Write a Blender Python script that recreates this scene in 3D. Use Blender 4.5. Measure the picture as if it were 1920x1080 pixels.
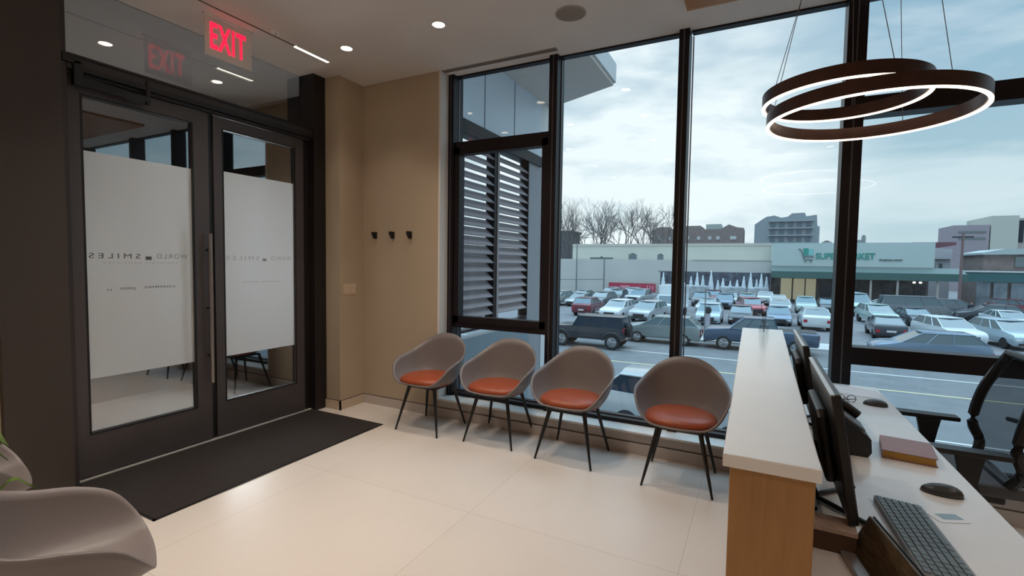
import bpy, bmesh, math, random
from mathutils import Vector, Matrix
PI = math.pi
R = math.radians
SC = bpy.context.scene
COL = SC.collection
for o in list(bpy.data.objects):
    bpy.data.objects.remove(o)

# ------------------------------------------------------------------ camera
cam_d = bpy.data.cameras.new('camera')
cam = bpy.data.objects.new('camera', cam_d)
COL.objects.link(cam)
SC.camera = cam
cam_d.sensor_width = 36.0
cam_d.lens = 901.2 / 1920 * 36.0
cam_d.clip_start = 0.05
cam_d.clip_end = 1500
YAW, PITCH, ROLL = R(26.976), R(2.957), R(0.838)
fw = Vector((-math.sin(YAW) * math.cos(PITCH), math.cos(YAW) * math.cos(PITCH), -math.sin(PITCH)))
r0 = Vector((math.cos(YAW), math.sin(YAW), 0))
u0 = r0.cross(fw)
cr = r0 * math.cos(ROLL) + u0 * math.sin(ROLL)
cu = -r0 * math.sin(ROLL) + u0 * math.cos(ROLL)
m = Matrix((cr, cu, -fw)).transposed().to_4x4()
m.translation = Vector((0, 0, 1.5))
cam.matrix_world = m

# ------------------------------------------------------------------ view
SC.view_settings.view_transform = 'Standard'
SC.view_settings.look = 'None'
SC.view_settings.gamma = 1
SC.view_settings.use_curve_mapping = False
SC.view_settings.exposure = 0.0

# ------------------------------------------------------------------ world: broken overcast sky
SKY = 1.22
W = bpy.data.worlds.new('sky')
SC.world = W
W.use_nodes = True
nt = W.node_tree
nt.nodes.clear()
def N(t, **kw):
    n = nt.nodes.new(t)
    for k, v in kw.items():
        setattr(n, k, v)
    return n
def LK(a, b):
    nt.links.new(a, b)
tc = N('ShaderNodeTexCoord')
nrm = N('ShaderNodeVectorMath', operation='NORMALIZE'); LK(tc.outputs['Generated'], nrm.inputs[0])
sep = N('ShaderNodeSeparateXYZ'); LK(nrm.outputs[0], sep.inputs[0])
grad = N('ShaderNodeValToRGB'); LK(sep.outputs['Z'], grad.inputs[0])
g = grad.color_ramp
g.elements[0].position = 0.0; g.elements[0].color = (0.52, 0.64, 0.68, 1)
g.elements[1].position = 0.55; g.elements[1].color = (0.22, 0.37, 0.50, 1)
e = g.elements.new(0.16); e.color = (0.36, 0.52, 0.60, 1)
e = g.elements.new(0.32); e.color = (0.29, 0.45, 0.57, 1)
mp = N('ShaderNodeMapping'); LK(nrm.outputs[0], mp.inputs[0])
mp.inputs['Scale'].default_value = (1.6, 1.6, 5.5)
mp.inputs['Rotation'].default_value = (0.10, 0.16, 0.3)
no = N('ShaderNodeTexNoise'); LK(mp.outputs[0], no.inputs[0])
no.inputs['Scale'].default_value = 1.9; no.inputs['Detail'].default_value = 7; no.inputs['Roughness'].default_value = 0.55
no.inputs['Distortion'].default_value = 0.5
cr1 = N('ShaderNodeValToRGB'); LK(no.outputs[0], cr1.inputs[0])
cr1.color_ramp.elements[0].position = 0.42; cr1.color_ramp.elements[0].color = (0, 0, 0, 1)
cr1.color_ramp.elements[1].position = 0.64; cr1.color_ramp.elements[1].color = (1, 1, 1, 1)
# bright patch of thin cloud in front of the hidden sun
dt = N('ShaderNodeVectorMath', operation='DOT_PRODUCT'); LK(nrm.outputs[0], dt.inputs[0])
dt.inputs[1].default_value = Vector((-0.225, 0.955, 0.19)).normalized()
mr = N('ShaderNodeMapRange'); LK(dt.outputs['Value'], mr.inputs[0])
mr.inputs[1].default_value = 0.90; mr.inputs[2].default_value = 0.995; mr.inputs[3].default_value = 0; mr.inputs[4].default_value = 0.95
mr.interpolation_type = 'SMOOTHSTEP'
no2 = N('ShaderNodeTexNoise'); LK(mp.outputs[0], no2.inputs[0]); no2.inputs['Scale'].default_value = 4.5; no2.inputs['Detail'].default_value = 6
m2 = N('ShaderNodeMath', operation='MULTIPLY'); LK(mr.outputs[0], m2.inputs[0])
m3 = N('ShaderNodeMapRange'); LK(no2.outputs[0], m3.inputs[0]); m3.inputs[1].default_value = 0.3; m3.inputs[2].default_value = 0.62; m3.inputs[3].default_value = 0.45; m3.inputs[4].default_value = 1.1
LK(m3.outputs[0], m2.inputs[1])
sc = N('ShaderNodeMath', operation='MULTIPLY'); LK(cr1.outputs[0], sc.inputs[0]); sc.inputs[1].default_value = 0.45
ad = N('ShaderNodeMath', operation='ADD', use_clamp=True); LK(sc.outputs[0], ad.inputs[0]); LK(m2.outputs[0], ad.inputs[1])
mx = N('ShaderNodeMixRGB'); LK(ad.outputs[0], mx.inputs[0]); LK(grad.outputs[0], mx.inputs[1]); mx.inputs[2].default_value = (0.80, 0.87, 0.90, 1)
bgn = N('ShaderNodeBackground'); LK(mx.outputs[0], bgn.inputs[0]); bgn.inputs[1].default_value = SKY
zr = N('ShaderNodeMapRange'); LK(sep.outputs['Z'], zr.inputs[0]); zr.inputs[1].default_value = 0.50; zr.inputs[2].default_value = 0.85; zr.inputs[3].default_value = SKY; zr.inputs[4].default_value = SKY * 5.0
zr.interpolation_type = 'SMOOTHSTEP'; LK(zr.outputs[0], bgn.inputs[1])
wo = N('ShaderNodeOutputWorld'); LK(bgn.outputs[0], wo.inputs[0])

# ------------------------------------------------------------------ materials
MATS = {}
def mat(name, col, rough=0.6, metal=0.0, spec=0.5, noise=0.0, nscale=8.0, bump=0.0, bscale=60.0, coat=0.0, emit=None, estr=0.0, stretch=None):
    if name in MATS:
        return MATS[name]
    mt = bpy.data.materials.new(name)
    mt.use_nodes = True
    t = mt.node_tree
    b = t.nodes['Principled BSDF']
    b.inputs['Base Color'].default_value = (*col, 1)
    b.inputs['Roughness'].default_value = rough
    b.inputs['Metallic'].default_value = metal
    b.inputs['Specular IOR Level'].default_value = spec
    b.inputs['Coat Weight'].default_value = coat
    b.inputs['Coat Roughness'].default_value = 0.08
    if emit:
        b.inputs['Emission Color'].default_value = (*emit, 1)
        b.inputs['Emission Strength'].default_value = estr
    if noise > 0 or bump > 0:
        tcn = t.nodes.new('ShaderNodeTexCoord')
        vec = tcn.outputs['Object']
        if stretch:
            mpn = t.nodes.new('ShaderNodeMapping')
            mpn.inputs['Scale'].default_value = stretch
            t.links.new(vec, mpn.inputs[0]); vec = mpn.outputs[0]
        if noise > 0:
            nn = t.nodes.new('ShaderNodeTexNoise')
            nn.inputs['Scale'].default_value = nscale; nn.inputs['Detail'].default_value = 5
            t.links.new(vec, nn.inputs['Vector'])
            rm = t.nodes.new('ShaderNodeValToRGB')
            rm.color_ramp.elements[0].position = 0.3; rm.color_ramp.elements[1].position = 0.7
            rm.color_ramp.elements[0].color = (*[c * (1 - noise) for c in col], 1)
            rm.color_ramp.elements[1].color = (*[min(1, c * (1 + noise)) for c in col], 1)
            t.links.new(nn.outputs[0], rm.inputs[0])
            t.links.new(rm.outputs[0], b.inputs['Base Color'])
        if bump > 0:
            bn = t.nodes.new('ShaderNodeTexNoise')
            bn.inputs['Scale'].default_value = bscale; bn.inputs['Detail'].default_value = 3
            t.links.new(vec, bn.inputs['Vector'])
            bp = t.nodes.new('ShaderNodeBump'); bp.inputs['Strength'].default_value = bump; bp.inputs['Distance'].default_value = 0.01
            t.links.new(bn.outputs[0], bp.inputs['Height'])
            t.links.new(bp.outputs[0], b.inputs['Normal'])
    MATS[name] = mt
    return mt

def glass_mat(name, tint, refl, tr=1.0):
    if name in MATS:
        return MATS[name]
    mt = bpy.data.materials.new(name); mt.use_nodes = True
    t = mt.node_tree; t.nodes.clear()
    tr_ = t.nodes.new('ShaderNodeBsdfTransparent'); tr_.inputs[0].default_value = (*tint, 1)
    gl = t.nodes.new('ShaderNodeBsdfGlossy'); gl.inputs['Roughness'].default_value = 0.0; gl.inputs[0].default_value = (0.95, 0.97, 1, 1)
    lw = t.nodes.new('ShaderNodeLayerWeight'); lw.inputs['Blend'].default_value = 0.3
    mrn = t.nodes.new('ShaderNodeMapRange'); t.links.new(lw.outputs['Facing'], mrn.inputs[0])
    mrn.inputs[3].default_value = refl; mrn.inputs[4].default_value = min(1, refl + 0.30 * min(1, refl * 7))
    mxn = t.nodes.new('ShaderNodeMixShader')
    t.links.new(mrn.outputs[0], mxn.inputs[0]); t.links.new(tr_.outputs[0], mxn.inputs[1]); t.links.new(gl.outputs[0], mxn.inputs[2])
    out = t.nodes.new('ShaderNodeOutputMaterial'); t.links.new(mxn.outputs[0], out.inputs[0])
    MATS[name] = mt
    return mt

def veil_mat(name, col, k):
    mt = bpy.data.materials.new(name); mt.use_nodes = True
    t = mt.node_tree; t.nodes.clear()
    d = t.nodes.new('ShaderNodeBsdfDiffuse'); d.inputs[0].default_value = (*col, 1)
    tr_ = t.nodes.new('ShaderNodeBsdfTransparent')
    a = t.nodes.new('ShaderNodeMixShader'); a.inputs[0].default_value = k
    t.links.new(tr_.outputs[0], a.inputs[1]); t.links.new(d.outputs[0], a.inputs[2])
    out = t.nodes.new('ShaderNodeOutputMaterial'); t.links.new(a.outputs[0], out.inputs[0]); return mt

def film_mat(name, col, trans):
    mt = bpy.data.materials.new(name); mt.use_nodes = True
    t = mt.node_tree; t.nodes.clear()
    d = t.nodes.new('ShaderNodeBsdfDiffuse'); d.inputs[0].default_value = (*col, 1)
    l = t.nodes.new('ShaderNodeBsdfTranslucent'); l.inputs[0].default_value = (0.95, 0.97, 1.0, 1)
    a = t.nodes.new('ShaderNodeMixShader'); a.inputs[0].default_value = trans
    t.links.new(d.outputs[0], a.inputs[1]); t.links.new(l.outputs[0], a.inputs[2])
    gl = t.nodes.new('ShaderNodeBsdfGlossy'); gl.inputs['Roughness'].default_value = 0.15
    b = t.nodes.new('ShaderNodeMixShader'); b.inputs[0].default_value = 0.06
    t.links.new(a.outputs[0], b.inputs[1]); t.links.new(gl.outputs[0], b.inputs[2])
    out = t.nodes.new('ShaderNodeOutputMaterial'); t.links.new(b.outputs[0], out.inputs[0])
    return mt

M_ceil = mat('ceiling_paint', (0.66, 0.61, 0.57), 0.9, noise=0.03, nscale=2)
M_wall = mat('wall_paint', (0.47, 0.38, 0.275), 0.85, noise=0.03, nscale=3)
M_reveal = mat('reveal_paint', (0.72, 0.70, 0.67), 0.8)
M_white = mat('white_laminate', (0.86, 0.84, 0.83), 0.24, noise=0.02, nscale=5, coat=0.4)
M_dark = mat('dark_bronze_metal', (0.040, 0.034, 0.034), 0.45, 0.2, noise=0.08, nscale=3)
M_leaf = mat('charcoal_door_metal', (0.075, 0.065, 0.067), 0.42, 0.2, noise=0.06, nscale=4)
M_black = mat('black_metal', (0.006, 0.006, 0.007), 0.45)
M_pillar = mat('brown_black_laminate', (0.050, 0.038, 0.032), 0.55, noise=0.1, nscale=3, stretch=(1, 1, 0.2))
M_mull = mat('window_frame_metal', (0.011, 0.007, 0.009), 0.45, 0.0, spec=0.3)
M_alu = mat('grey_gasket', (0.12, 0.12, 0.13), 0.4, 0.5)
M_steel = mat('brushed_steel', (0.35, 0.32, 0.31), 0.35, 0.9, noise=0.1, nscale=30, stretch=(8, 8, 0.3))
M_shell = mat('taupe_plastic', (0.19, 0.165, 0.162), 0.38, bump=0.05, bscale=300)
M_orange = mat('orange_leather', (0.30, 0.058, 0.018), 0.42, noise=0.12, nscale=14, bump=0.12, bscale=160)
M_leg = mat('black_leg', (0.006, 0.005, 0.005), 0.5)
M_mat = mat('black_mat', (0.020, 0.015, 0.014), 0.95, noise=0.25, nscale=60, bump=0.4, bscale=400)
M_red = mat('exit_red', (0.8, 0.01, 0.03), 0.5, emit=(1.0, 0.01, 0.05), estr=1.6)
M_warm = mat('warm_led', (1, 0.9, 0.75), 0.5, emit=(1.0, 0.80, 0.58), estr=12.0)
M_ledring = mat('ring_led', (1, 0.9, 0.75), 0.5, emit=(1.0, 0.80, 0.60), estr=3.6)
M_slot = mat('slot_led', (1, 0.95, 0.85), 0.5, emit=(1.0, 0.88, 0.72), estr=5.0)
M_glass = glass_mat('window_glass', (0.96, 0.98, 0.98), 0.016)
M_dglass = glass_mat('door_glass', (0.72, 0.74, 0.74), 0.20)
M_tglass = glass_mat('transom_glass', (0.60, 0.60, 0.60), 0.16)
M_clear = glass_mat('clear_acrylic', (0.92, 0.94, 0.94), 0.05)
M_film = film_mat('frosted_film', (0.82, 0.84, 0.84), 0.6)
M_ring = mat('bronze_ring', (0.085, 0.045, 0.038), 0.38, 0.6, noise=0.15, nscale=12)
M_blk = mat('black_plastic', (0.012, 0.011, 0.012), 0.4)
M_blkg = mat('black_gloss', (0.008, 0.007, 0.008), 0.12)
M_silver = mat('silver_plastic', (0.55, 0.55, 0.56), 0.3, 0.6)
M_key = mat('slate_keycap', (0.17, 0.215, 0.235), 0.45)
M_kbase = mat('grey_keyboard_base', (0.30, 0.32, 0.34), 0.4)

def wood_mat(name, c1, c2, stretch):
    mt = bpy.data.materials.new(name); mt.use_nodes = True
    t = mt.node_tree; b = t.nodes['Principled BSDF']; b.inputs['Roughness'].default_value = 0.45
    tcn = t.nodes.new('ShaderNodeTexCoord'); mpn = t.nodes.new('ShaderNodeMapping'); mpn.inputs['Scale'].default_value = stretch
    t.links.new(tcn.outputs['Object'], mpn.inputs[0])
    n1 = t.nodes.new('ShaderNodeTexNoise'); n1.inputs['Scale'].default_value = 6; n1.inputs['Detail'].default_value = 8; n1.inputs['Distortion'].default_value = 1.5
    t.links.new(mpn.outputs[0], n1.inputs[0])
    rm = t.nodes.new('ShaderNodeValToRGB'); rm.color_ramp.elements[0].color = (*c1, 1); rm.color_ramp.elements[1].color = (*c2, 1)
    rm.color_ramp.elements[0].position = 0.3; rm.color_ramp.elements[1].position = 0.7
    t.links.new(n1.outputs[0], rm.inputs[0]); t.links.new(rm.outputs[0], b.inputs['Base Color'])
    return mt
M_wood = wood_mat('oak_veneer', (0.37, 0.185, 0.062), (0.43, 0.225, 0.082), (6, 6, 0.5))
M_cwood = wood_mat('ceiling_walnut', (0.32, 0.14, 0.05), (0.45, 0.22, 0.08), (0.6, 6, 6))

def floor_mat():
    mt = bpy.data.materials.new('porcelain_floor'); mt.use_nodes = True
    t = mt.node_tree; b = t.nodes['Principled BSDF']
    b.inputs['Roughness'].default_value = 0.30; b.inputs['Specular IOR Level'].default_value = 0.45
    tcn = t.nodes.new('ShaderNodeTexCoord')
    mpn = t.nodes.new('ShaderNodeMapping'); mpn.inputs['Location'].default_value = (0.29, 0.0, 0)
    t.links.new(tcn.outputs['Object'], mpn.inputs[0])
    br = t.nodes.new('ShaderNodeTexBrick')
    br.inputs['Scale'].default_value = 1.0; br.inputs['Brick Width'].default_value = 1.2; br.inputs['Row Height'].default_value = 1.2
    br.offset = 0.0; br.inputs['Mortar Size'].default_value = 0.0016
    br.inputs['Color1'].default_value = (0.69, 0.63, 0.58, 1); br.inputs['Color2'].default_value = (0.71, 0.65, 0.60, 1); br.inputs['Mortar'].default_value = (0.50, 0.44, 0.40, 1)
    t.links.new(mpn.outputs[0], br.inputs['Vector'])
    n1 = t.nodes.new('ShaderNodeTexNoise'); n1.inputs['Scale'].default_value = 2.5; n1.inputs['Detail'].default_value = 8
    t.links.new(tcn.outputs['Object'], n1.inputs[0])
    mxx = t.nodes.new('ShaderNodeMixRGB'); mxx.blend_type = 'MULTIPLY'; mxx.inputs[0].default_value = 0.10
    t.links.new(br.outputs[0], mxx.inputs[1]); t.links.new(n1.outputs[0], mxx.inputs[2]); t.links.new(mxx.outputs[0], b.inputs['Base Color'])
    mrr = t.nodes.new('ShaderNodeMapRange'); mrr.inputs[3].default_value = 0.26; mrr.inputs[4].default_value = 0.40
    t.links.new(n1.outputs[0], mrr.inputs[0]); t.links.new(mrr.outputs[0], b.inputs['Roughness'])
    return mt
M_floor = floor_mat()

# ------------------------------------------------------------------ mesh helpers
class MB:
    def __init__(s):
        s.bm = bmesh.new()
    def box(s, x0, x1, y0, y1, z0, z1, bev=0.0):
        b = s.bm
        v = [b.verts.new(p) for p in ((x0, y0, z0), (x1, y0, z0), (x1, y1, z0), (x0, y1, z0), (x0, y0, z1), (x1, y0, z1), (x1, y1, z1), (x0, y1, z1))]
        fs = [b.faces.new([v[i] for i in f]) for f in ((3, 2, 1, 0), (4, 5, 6, 7), (0, 1, 5, 4), (1, 2, 6, 5), (2, 3, 7, 6), (3, 0, 4, 7))]
        if bev > 0:
            ed = list({e for f in fs for e in f.edges})
            bmesh.ops.bevel(b, geom=ed, offset=bev, segments=2, affect='EDGES', profile=0.5)
        return s
    def prism(s, pts, axis, a0, a1, bev=0.0):
        """pts: 2-D outline; axis 'x','y','z' is the extrusion axis from a0 to a1"""
        b = s.bm
        def P(p, a):
            return {'x': (a, p[0], p[1]), 'y': (p[0], a, p[1]), 'z': (p[0], p[1], a)}[axis]
        A = [b.verts.new(P(p, a0)) for p in pts]
        B = [b.verts.new(P(p, a1)) for p in pts]
        n = len(pts)
        fs = [b.faces.new(A), b.faces.new(B[::-1])]
        for i in range(n):
            fs.append(b.faces.new((A[i], B[i], B[(i + 1) % n], A[(i + 1) % n])))
        if bev > 0:
            ed = [e for e in set(fs[0].edges) | set(fs[1].edges)]
            bmesh.ops.bevel(b, geom=ed, offset=bev, segments=2, affect='EDGES', profile=0.5)
        return s
    def tube(s, pts, r, n=8, r2=None, cap=True):
        b = s.bm
        pts = [Vector(p) for p in pts]
        rings = []
        for i, p in enumerate(pts):
            if i == 0: d = pts[1] - pts[0]
            elif i == len(pts) - 1: d = pts[-1] - pts[-2]
            else: d = (pts[i + 1] - pts[i]).normalized() + (pts[i] - pts[i - 1]).normalized()
            d.normalize()
            a = d.cross(Vector((0, 0, 1)))
            if a.length < 1e-3: a = d.cross(Vector((1, 0, 0)))
            a.normalize(); c = d.cross(a)
            k = i / (len(pts) - 1)
            rr = r if r2 is None else r + (r2 - r) * k
            rings.append([b.verts.new(p + a * rr * math.cos(2 * PI * j / n) + c * rr * math.sin(2 * PI * j / n)) for j in range(n)])
        for i in range(len(rings) - 1):
            for j in range(n):
                b.faces.new((rings[i][j], rings[i][(j + 1) % n], rings[i + 1][(j + 1) % n], rings[i + 1][j]))
        if cap:
            b.faces.new(rings[0][::-1]); b.faces.new(rings[-1])
        return s
    def lathe(s, prof, c=(0, 0, 0), axis='z', n=24, closed=False):
        b = s.bm
        rings = []
        for (r, h) in prof:
            ring = []
            for j in range(n):
                a = 2 * PI * j / n
                x, y = r * math.cos(a), r * math.sin(a)
                p = {'z': (x, y, h), 'y': (x, h, y), 'x': (h, x, y)}[axis]
                ring.append(b.verts.new((c[0] + p[0], c[1] + p[1], c[2] + p[2])))
            rings.append(ring)
        m_ = len(rings)
        for i in range(m_ if closed else m_ - 1):
            A, B = rings[i], rings[(i + 1) % m_]
            for j in range(n):
                b.faces.new((A[j], A[(j + 1) % n], B[(j + 1) % n], B[j]))
        if not closed:
            b.faces.new(rings[0][::-1]); b.faces.new(rings[-1])
        return s
    def quad(s, *pts):
        s.bm.faces.new([s.bm.verts.new(p) for p in pts]); return s
    def xform(s, M):
        bmesh.ops.transform(s.bm, matrix=M, verts=s.bm.verts); return s
    def mesh(s, name, smooth=False):
        bmesh.ops.remove_doubles(s.bm, verts=s.bm.verts, dist=1e-5)
        bmesh.ops.recalc_face_normals(s.bm, faces=s.bm.faces)
        me = bpy.data.meshes.new(name)
        s.bm.to_mesh(me); s.bm.free()
        if smooth:
            for p in me.polygons: p.use_smooth = True
            try:
                me.set_sharp_from_angle(angle=R(35))
            except Exception:
                pass
        return me
    def build(s, name, mt, parent=None, smooth=False, loc=None, rot=None):
        me = s.mesh(name, smooth)
        me.materials.append(mt)
        return link(name, me, parent, loc, rot)

def link(name, me, parent=None, loc=None, rot=None):
    o = bpy.data.objects.new(name, me)
    COL.objects.link(o)
    if parent: o.parent = parent
    if loc: o.location = loc
    if rot: o.rotation_euler = rot
    return o
def tag(o, label=None, cat=None, group=None, kind=None):
    if label: o['label'] = label
    if cat: o['category'] = cat
    if group: o['group'] = group
    if kind: o['kind'] = kind
    return o
def empty(name, loc=(0, 0, 0), rz=0, label=None, cat=None, group=None, kind=None):
    o = bpy.data.objects.new(name, None)
    COL.objects.link(o); o.location = loc; o.rotation_euler = (0, 0, rz); o.empty_display_size = 0.1
    return tag(o, label, cat, group, kind)
def kids(o):
    return [c for c in bpy.data.objects if c.parent == o]
def copy_tree(o, parent=None):
    c = o.copy(); COL.objects.link(c)
    if parent: c.parent = parent
    for ch in kids(o): copy_tree(ch, c)
    return c
def box(name, mt, x0, x1, y0, y1, z0, z1, parent=None, bev=0.0):
    return MB().box(x0, x1, y0, y1, z0, z1, bev).build(name, mt, parent)
def struct(name, mt, x0, x1, y0, y1, z0, z1, label, bev=0.0):
    return tag(box(name, mt, x0, x1, y0, y1, z0, z1, None, bev), label, None, None, 'structure')
def text_mesh(body, size, depth=0.002, spacing=1.0, bold=0.0):
    cv = bpy.data.curves.new('lettering', 'FONT')
    cv.body = body; cv.size = size; cv.extrude = depth / 2; cv.space_character = spacing
    cv.align_x = 'CENTER'; cv.align_y = 'CENTER'; cv.offset = bold
    o = bpy.data.objects.new('lettering_tmp', cv); COL.objects.link(o)
    dg = bpy.context.evaluated_depsgraph_get()
    me = bpy.data.meshes.new_from_object(o.evaluated_get(dg))
    bpy.data.objects.remove(o)
    return me

CEIL = 3.30
# ================================================================== ROOM SHELL
struct('floor', M_floor, -6.2, 3.4, -2.7, 3.86, -0.25, 0.0, 'pale beige large-format tile floor')
c = struct('ceiling', M_ceil, -6.2, 3.4, -2.7, 4.045, CEIL, CEIL + 0.35, 'flat taupe-white ceiling')
# beige corner by the window and the stepped return beside the doors
struct('wall_back', M_wall, -6.2, -2.72, 3.80, 4.16, -0.25, CEIL, 'beige wall with coat hooks beside the windows')
struct('wall_left', M_wall, -4.08, -3.69, 3.475, 3.80, 0, CEIL, 'beige stepped wall section right of the doors')
struct('trim_1', M_reveal, -2.735, -2.715, 3.795, 4.10, 0.17, CEIL, 'pale window reveal at the corner')
struct('wall_left_near', M_wall, -4.08, -3.93, -2.7, 1.12, 0, CEIL, 'beige wall at the far left edge')
struct('wall_right', M_wall, 3.0, 3.3, -2.7, 3.86, 0, CEIL, 'beige wall at the right end of the reception')
struct('wall_near', M_wall, -3.93, 3.0, -2.7, -2.5, 0, CEIL, 'beige wall at the near end of the room')
# low plinth under the windows
mb = MB(); mb.box(-2.715, 3.0, 3.80, 4.14, 0.0, 0.165)
mb.build('wall_window', mat('plinth_paint', (0.52, 0.46, 0.42), 0.7)); tag(bpy.data.objects['wall_window'], 'low taupe plinth under the windows', None, None, 'structure')
struct('trim_2', mat('sill_white', (0.80, 0.79, 0.76), 0.35), -2.715, 3.0, 3.775, 4.02, 0.165, 0.182, 'long white window sill on the low plinth', 0.003)
# baseboards (recess line drawn by the gap above them)
mb = MB(); mb.box(-3.69, 3.0, 3.785, 3.80, 0.0, 0.088); tag(mb.build('baseboard_back', mat('plinth_paint', (0, 0, 0))), 'taupe baseboard under the windows', None, None, 'structure')
M_gap = mat('shadow_gap', (0.10, 0.08, 0.07), 0.9)
mb = MB(); mb.box(-3.685, 3.0, 3.793, 3.80, 0.088, 0.094); tag(mb.build('trim_3', M_gap), 'thin groove above the baseboard', None, None, 'structure')
mb = MB(); mb.box(-3.69, -3.675, 3.46, 3.80, 0.0, 0.088); mb.box(-3.90, -3.675, 3.46, 3.475, 0.0, 0.088); tag(mb.build('baseboard_left', mat('base_beige', (0.56, 0.45, 0.34), 0.8)), 'beige baseboard beside the doors', None, None, 'structure')
mb = MB(); mb.box(-3.69, -3.683, 3.468, 3.80, 0.088, 0.094); mb.box(-3.90, -3.683, 3.468, 3.475, 0.088, 0.094); tag(mb.build('trim_4', M_gap), 'thin groove above the baseboard beside the doors', None, None, 'structure')
# dark pillar left of the doors
struct('wall_pillar', M_pillar, -4.08, -3.88, 1.12, 1.435, 0, CEIL, 'dark brown pillar panel left of the doors')
# vestibule behind the doors
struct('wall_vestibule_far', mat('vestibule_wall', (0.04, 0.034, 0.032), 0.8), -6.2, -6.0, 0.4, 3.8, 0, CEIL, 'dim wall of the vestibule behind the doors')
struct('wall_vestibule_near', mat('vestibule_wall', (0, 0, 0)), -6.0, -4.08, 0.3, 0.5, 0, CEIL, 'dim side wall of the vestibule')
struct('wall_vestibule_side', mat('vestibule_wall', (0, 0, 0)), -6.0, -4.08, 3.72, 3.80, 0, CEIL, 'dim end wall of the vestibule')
vl = empty('film_backlight', (-5.15, 3.72, 1.45), 0, 'added light panel in the vestibule that brightens the frosted doors', 'added light')  # unseen helper light, added to brighten the frosted film from behind
box('backlight_body', M_alu, -0.46, 0.46, -0.04, 0.0, -0.56, 0.56, vl)
la = bpy.data.lights.new('panel_glow', 'AREA'); la.shape = 'RECTANGLE'; la.energy = 72; la.size = 0.85; la.size_y = 1.05; la.color = (0.90, 0.96, 1.0)
lo = bpy.data.objects.new('panel_glow', la); COL.objects.link(lo); lo.parent = vl; lo.location = (0, -0.045, 0.0); lo.rotation_euler = (R(-90), 0, R(35))

# ================================================================== DOORS  (plane X about -3.93)
# outer frame: header, jambs, top transom glass
fr = MB()
fr.box(-4.08, -3.90, 1.435, 1.465, 0, CEIL)            # left jamb
fr.box(-4.08, -3.90, 1.465, 3.335, 2.70, 2.775)        # header, upper
fr.box(-4.08, -3.93, 1.465, 3.335, 2.665, 2.70)
tag(fr.build('trim_door_frame', M_dark), 'dark bronze frame around the double doors', None, None, 'structure')
tag(MB().box(-4.08, -3.88, 3.335, 3.475, 0, CEIL).box(-4.08, -3.96, 3.285, 3.335, 0, 2.67).build('trim_door_jamb', mat('jamb_black', (0.012, 0.008, 0.008), 0.5)), 'near-black jamb at the right of the double doors', None, None, 'structure')
tag(MB().box(-4.0, -3.965, 2.345, 2.42, 0.02, 2.66).build('trim_door_gap', M_black), 'black gap strip between the two door leaves', None, None, 'structure')
mb = MB(); mb.box(-3.899, -3.890, 1.465, 3.335, 2.764, 2.780); mb.box(-3.931, -3.893, 1.465, 3.335, 2.683, 2.715)
tag(mb.build('trim_5', M_black), 'black strips drawn as shadow lines on the door header', None, None, 'structure')  # black strips stand in for the shade along the header
wt = empty('window_6', (0, 0, 0), 0, 'dark transom glass above the double doors', None, None, 'structure')
box('pane', M_tglass, -4.075, -4.065, 1.465, 3.335, 2.775, CEIL, wt)
def leaf(name, y0, y1, hinge_left, label):
    d = empty(name, (-3.95, 0, 0), 0, label, None, None, 'structure')
    gy0, gy1, gz0, gz1 = (1.555, 2.240, 0.312, 2.550) if y0 < 2 else (2.483, 3.170, 0.312, 2.560)
    f = MB()
    f.box(-0.045, 0.0, y0, gy0, 0.025, 2.655); f.box(-0.045, 0.0, gy1, y1, 0.025, 2.655)
    f.box(-0.045, 0.0, gy0, gy1, 0.025, gz0); f.box(-0.045, 0.0, gy0, gy1, gz1, 2.655)
    f.build('door_leaf', M_leaf, d)
    g_ = MB(); w = 0.008
    g_.box(-0.006, 0.003, gy0 - w, gy0 + 0.002, gz0 - w, gz1 + w); g_.box(-0.006, 0.003, gy1 - 0.002, gy1 + w, gz0 - w, gz1 + w)
    g_.box(-0.006, 0.003, gy0, gy1, gz0 - w, gz0 + 0.002); g_.box(-0.006, 0.003, gy0, gy1, gz1 - 0.002, gz1 + w)
    g_.build('glazing_bead', M_black, d)
    box('pane', M_dglass, -0.030, -0.022, gy0, gy1, gz0, gz1, d)
    fz0, fz1 = (0.678, 2.200) if y0 < 2 else (0.680, 2.225)
    film = box('frosted_film', M_film, -0.0215, -0.0205, gy0 + 0.001, gy1 - 0.001, fz0, fz1, d)
    return d, film, gy0, gy1
M_ink = mat('grey_ink', (0.10, 0.10, 0.10), 0.6)
M_ink2 = mat('light_grey_ink', (0.33, 0.34, 0.34), 0.6)
M_ink3 = mat('pale_grey_ink', (0.52, 0.54, 0.55), 0.6)
def lettering(film, s, cy, cz, width, mt, size=0.045, spacing=1.0, name='lettering'):
    me = text_mesh(s, size, 0.0006, spacing)
    xs = [v.co.x for v in me.vertices]; w = max(xs) - min(xs); k = width / w
    # read from outside (from -x): from inside the room it is mirrored. local text x -> -y ... +x? from outside right = -y
    for v in me.vertices:
        x, y, z = v.co
        v.co = Vector((z, -x * k, y))
    me.materials.append(mt)
    return link(name, me, film, (-0.0198, cy, cz))
d1, film1, a, b_ = leaf('door_1', 1.470, 2.364, True, 'left dark metal glass door with frosted film and steel pull')
lettering(film1, 'WORLD', 2.093, 1.512, 0.215, M_ink2, 0.050, 1.35)
lettering(film1, 'SMILES', 1.728, 1.508, 0.300, M_ink, 0.050, 1.5)
mb = MB(); mb.box(-0.0206, -0.0194, 1.912, 1.950, 1.485, 1.510, 0.0); mb.build('tooth_logo', M_ink, film1)
lettering(film1, 'P E D I A T R I C  D E N T I S T R Y', 1.89, 1.462, 0.47, M_ink3, 0.016)
lettering(film1, 'CHAMMAS.', 2.00, 1.285, 0.215, M_ink, 0.024, 1.1)
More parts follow.
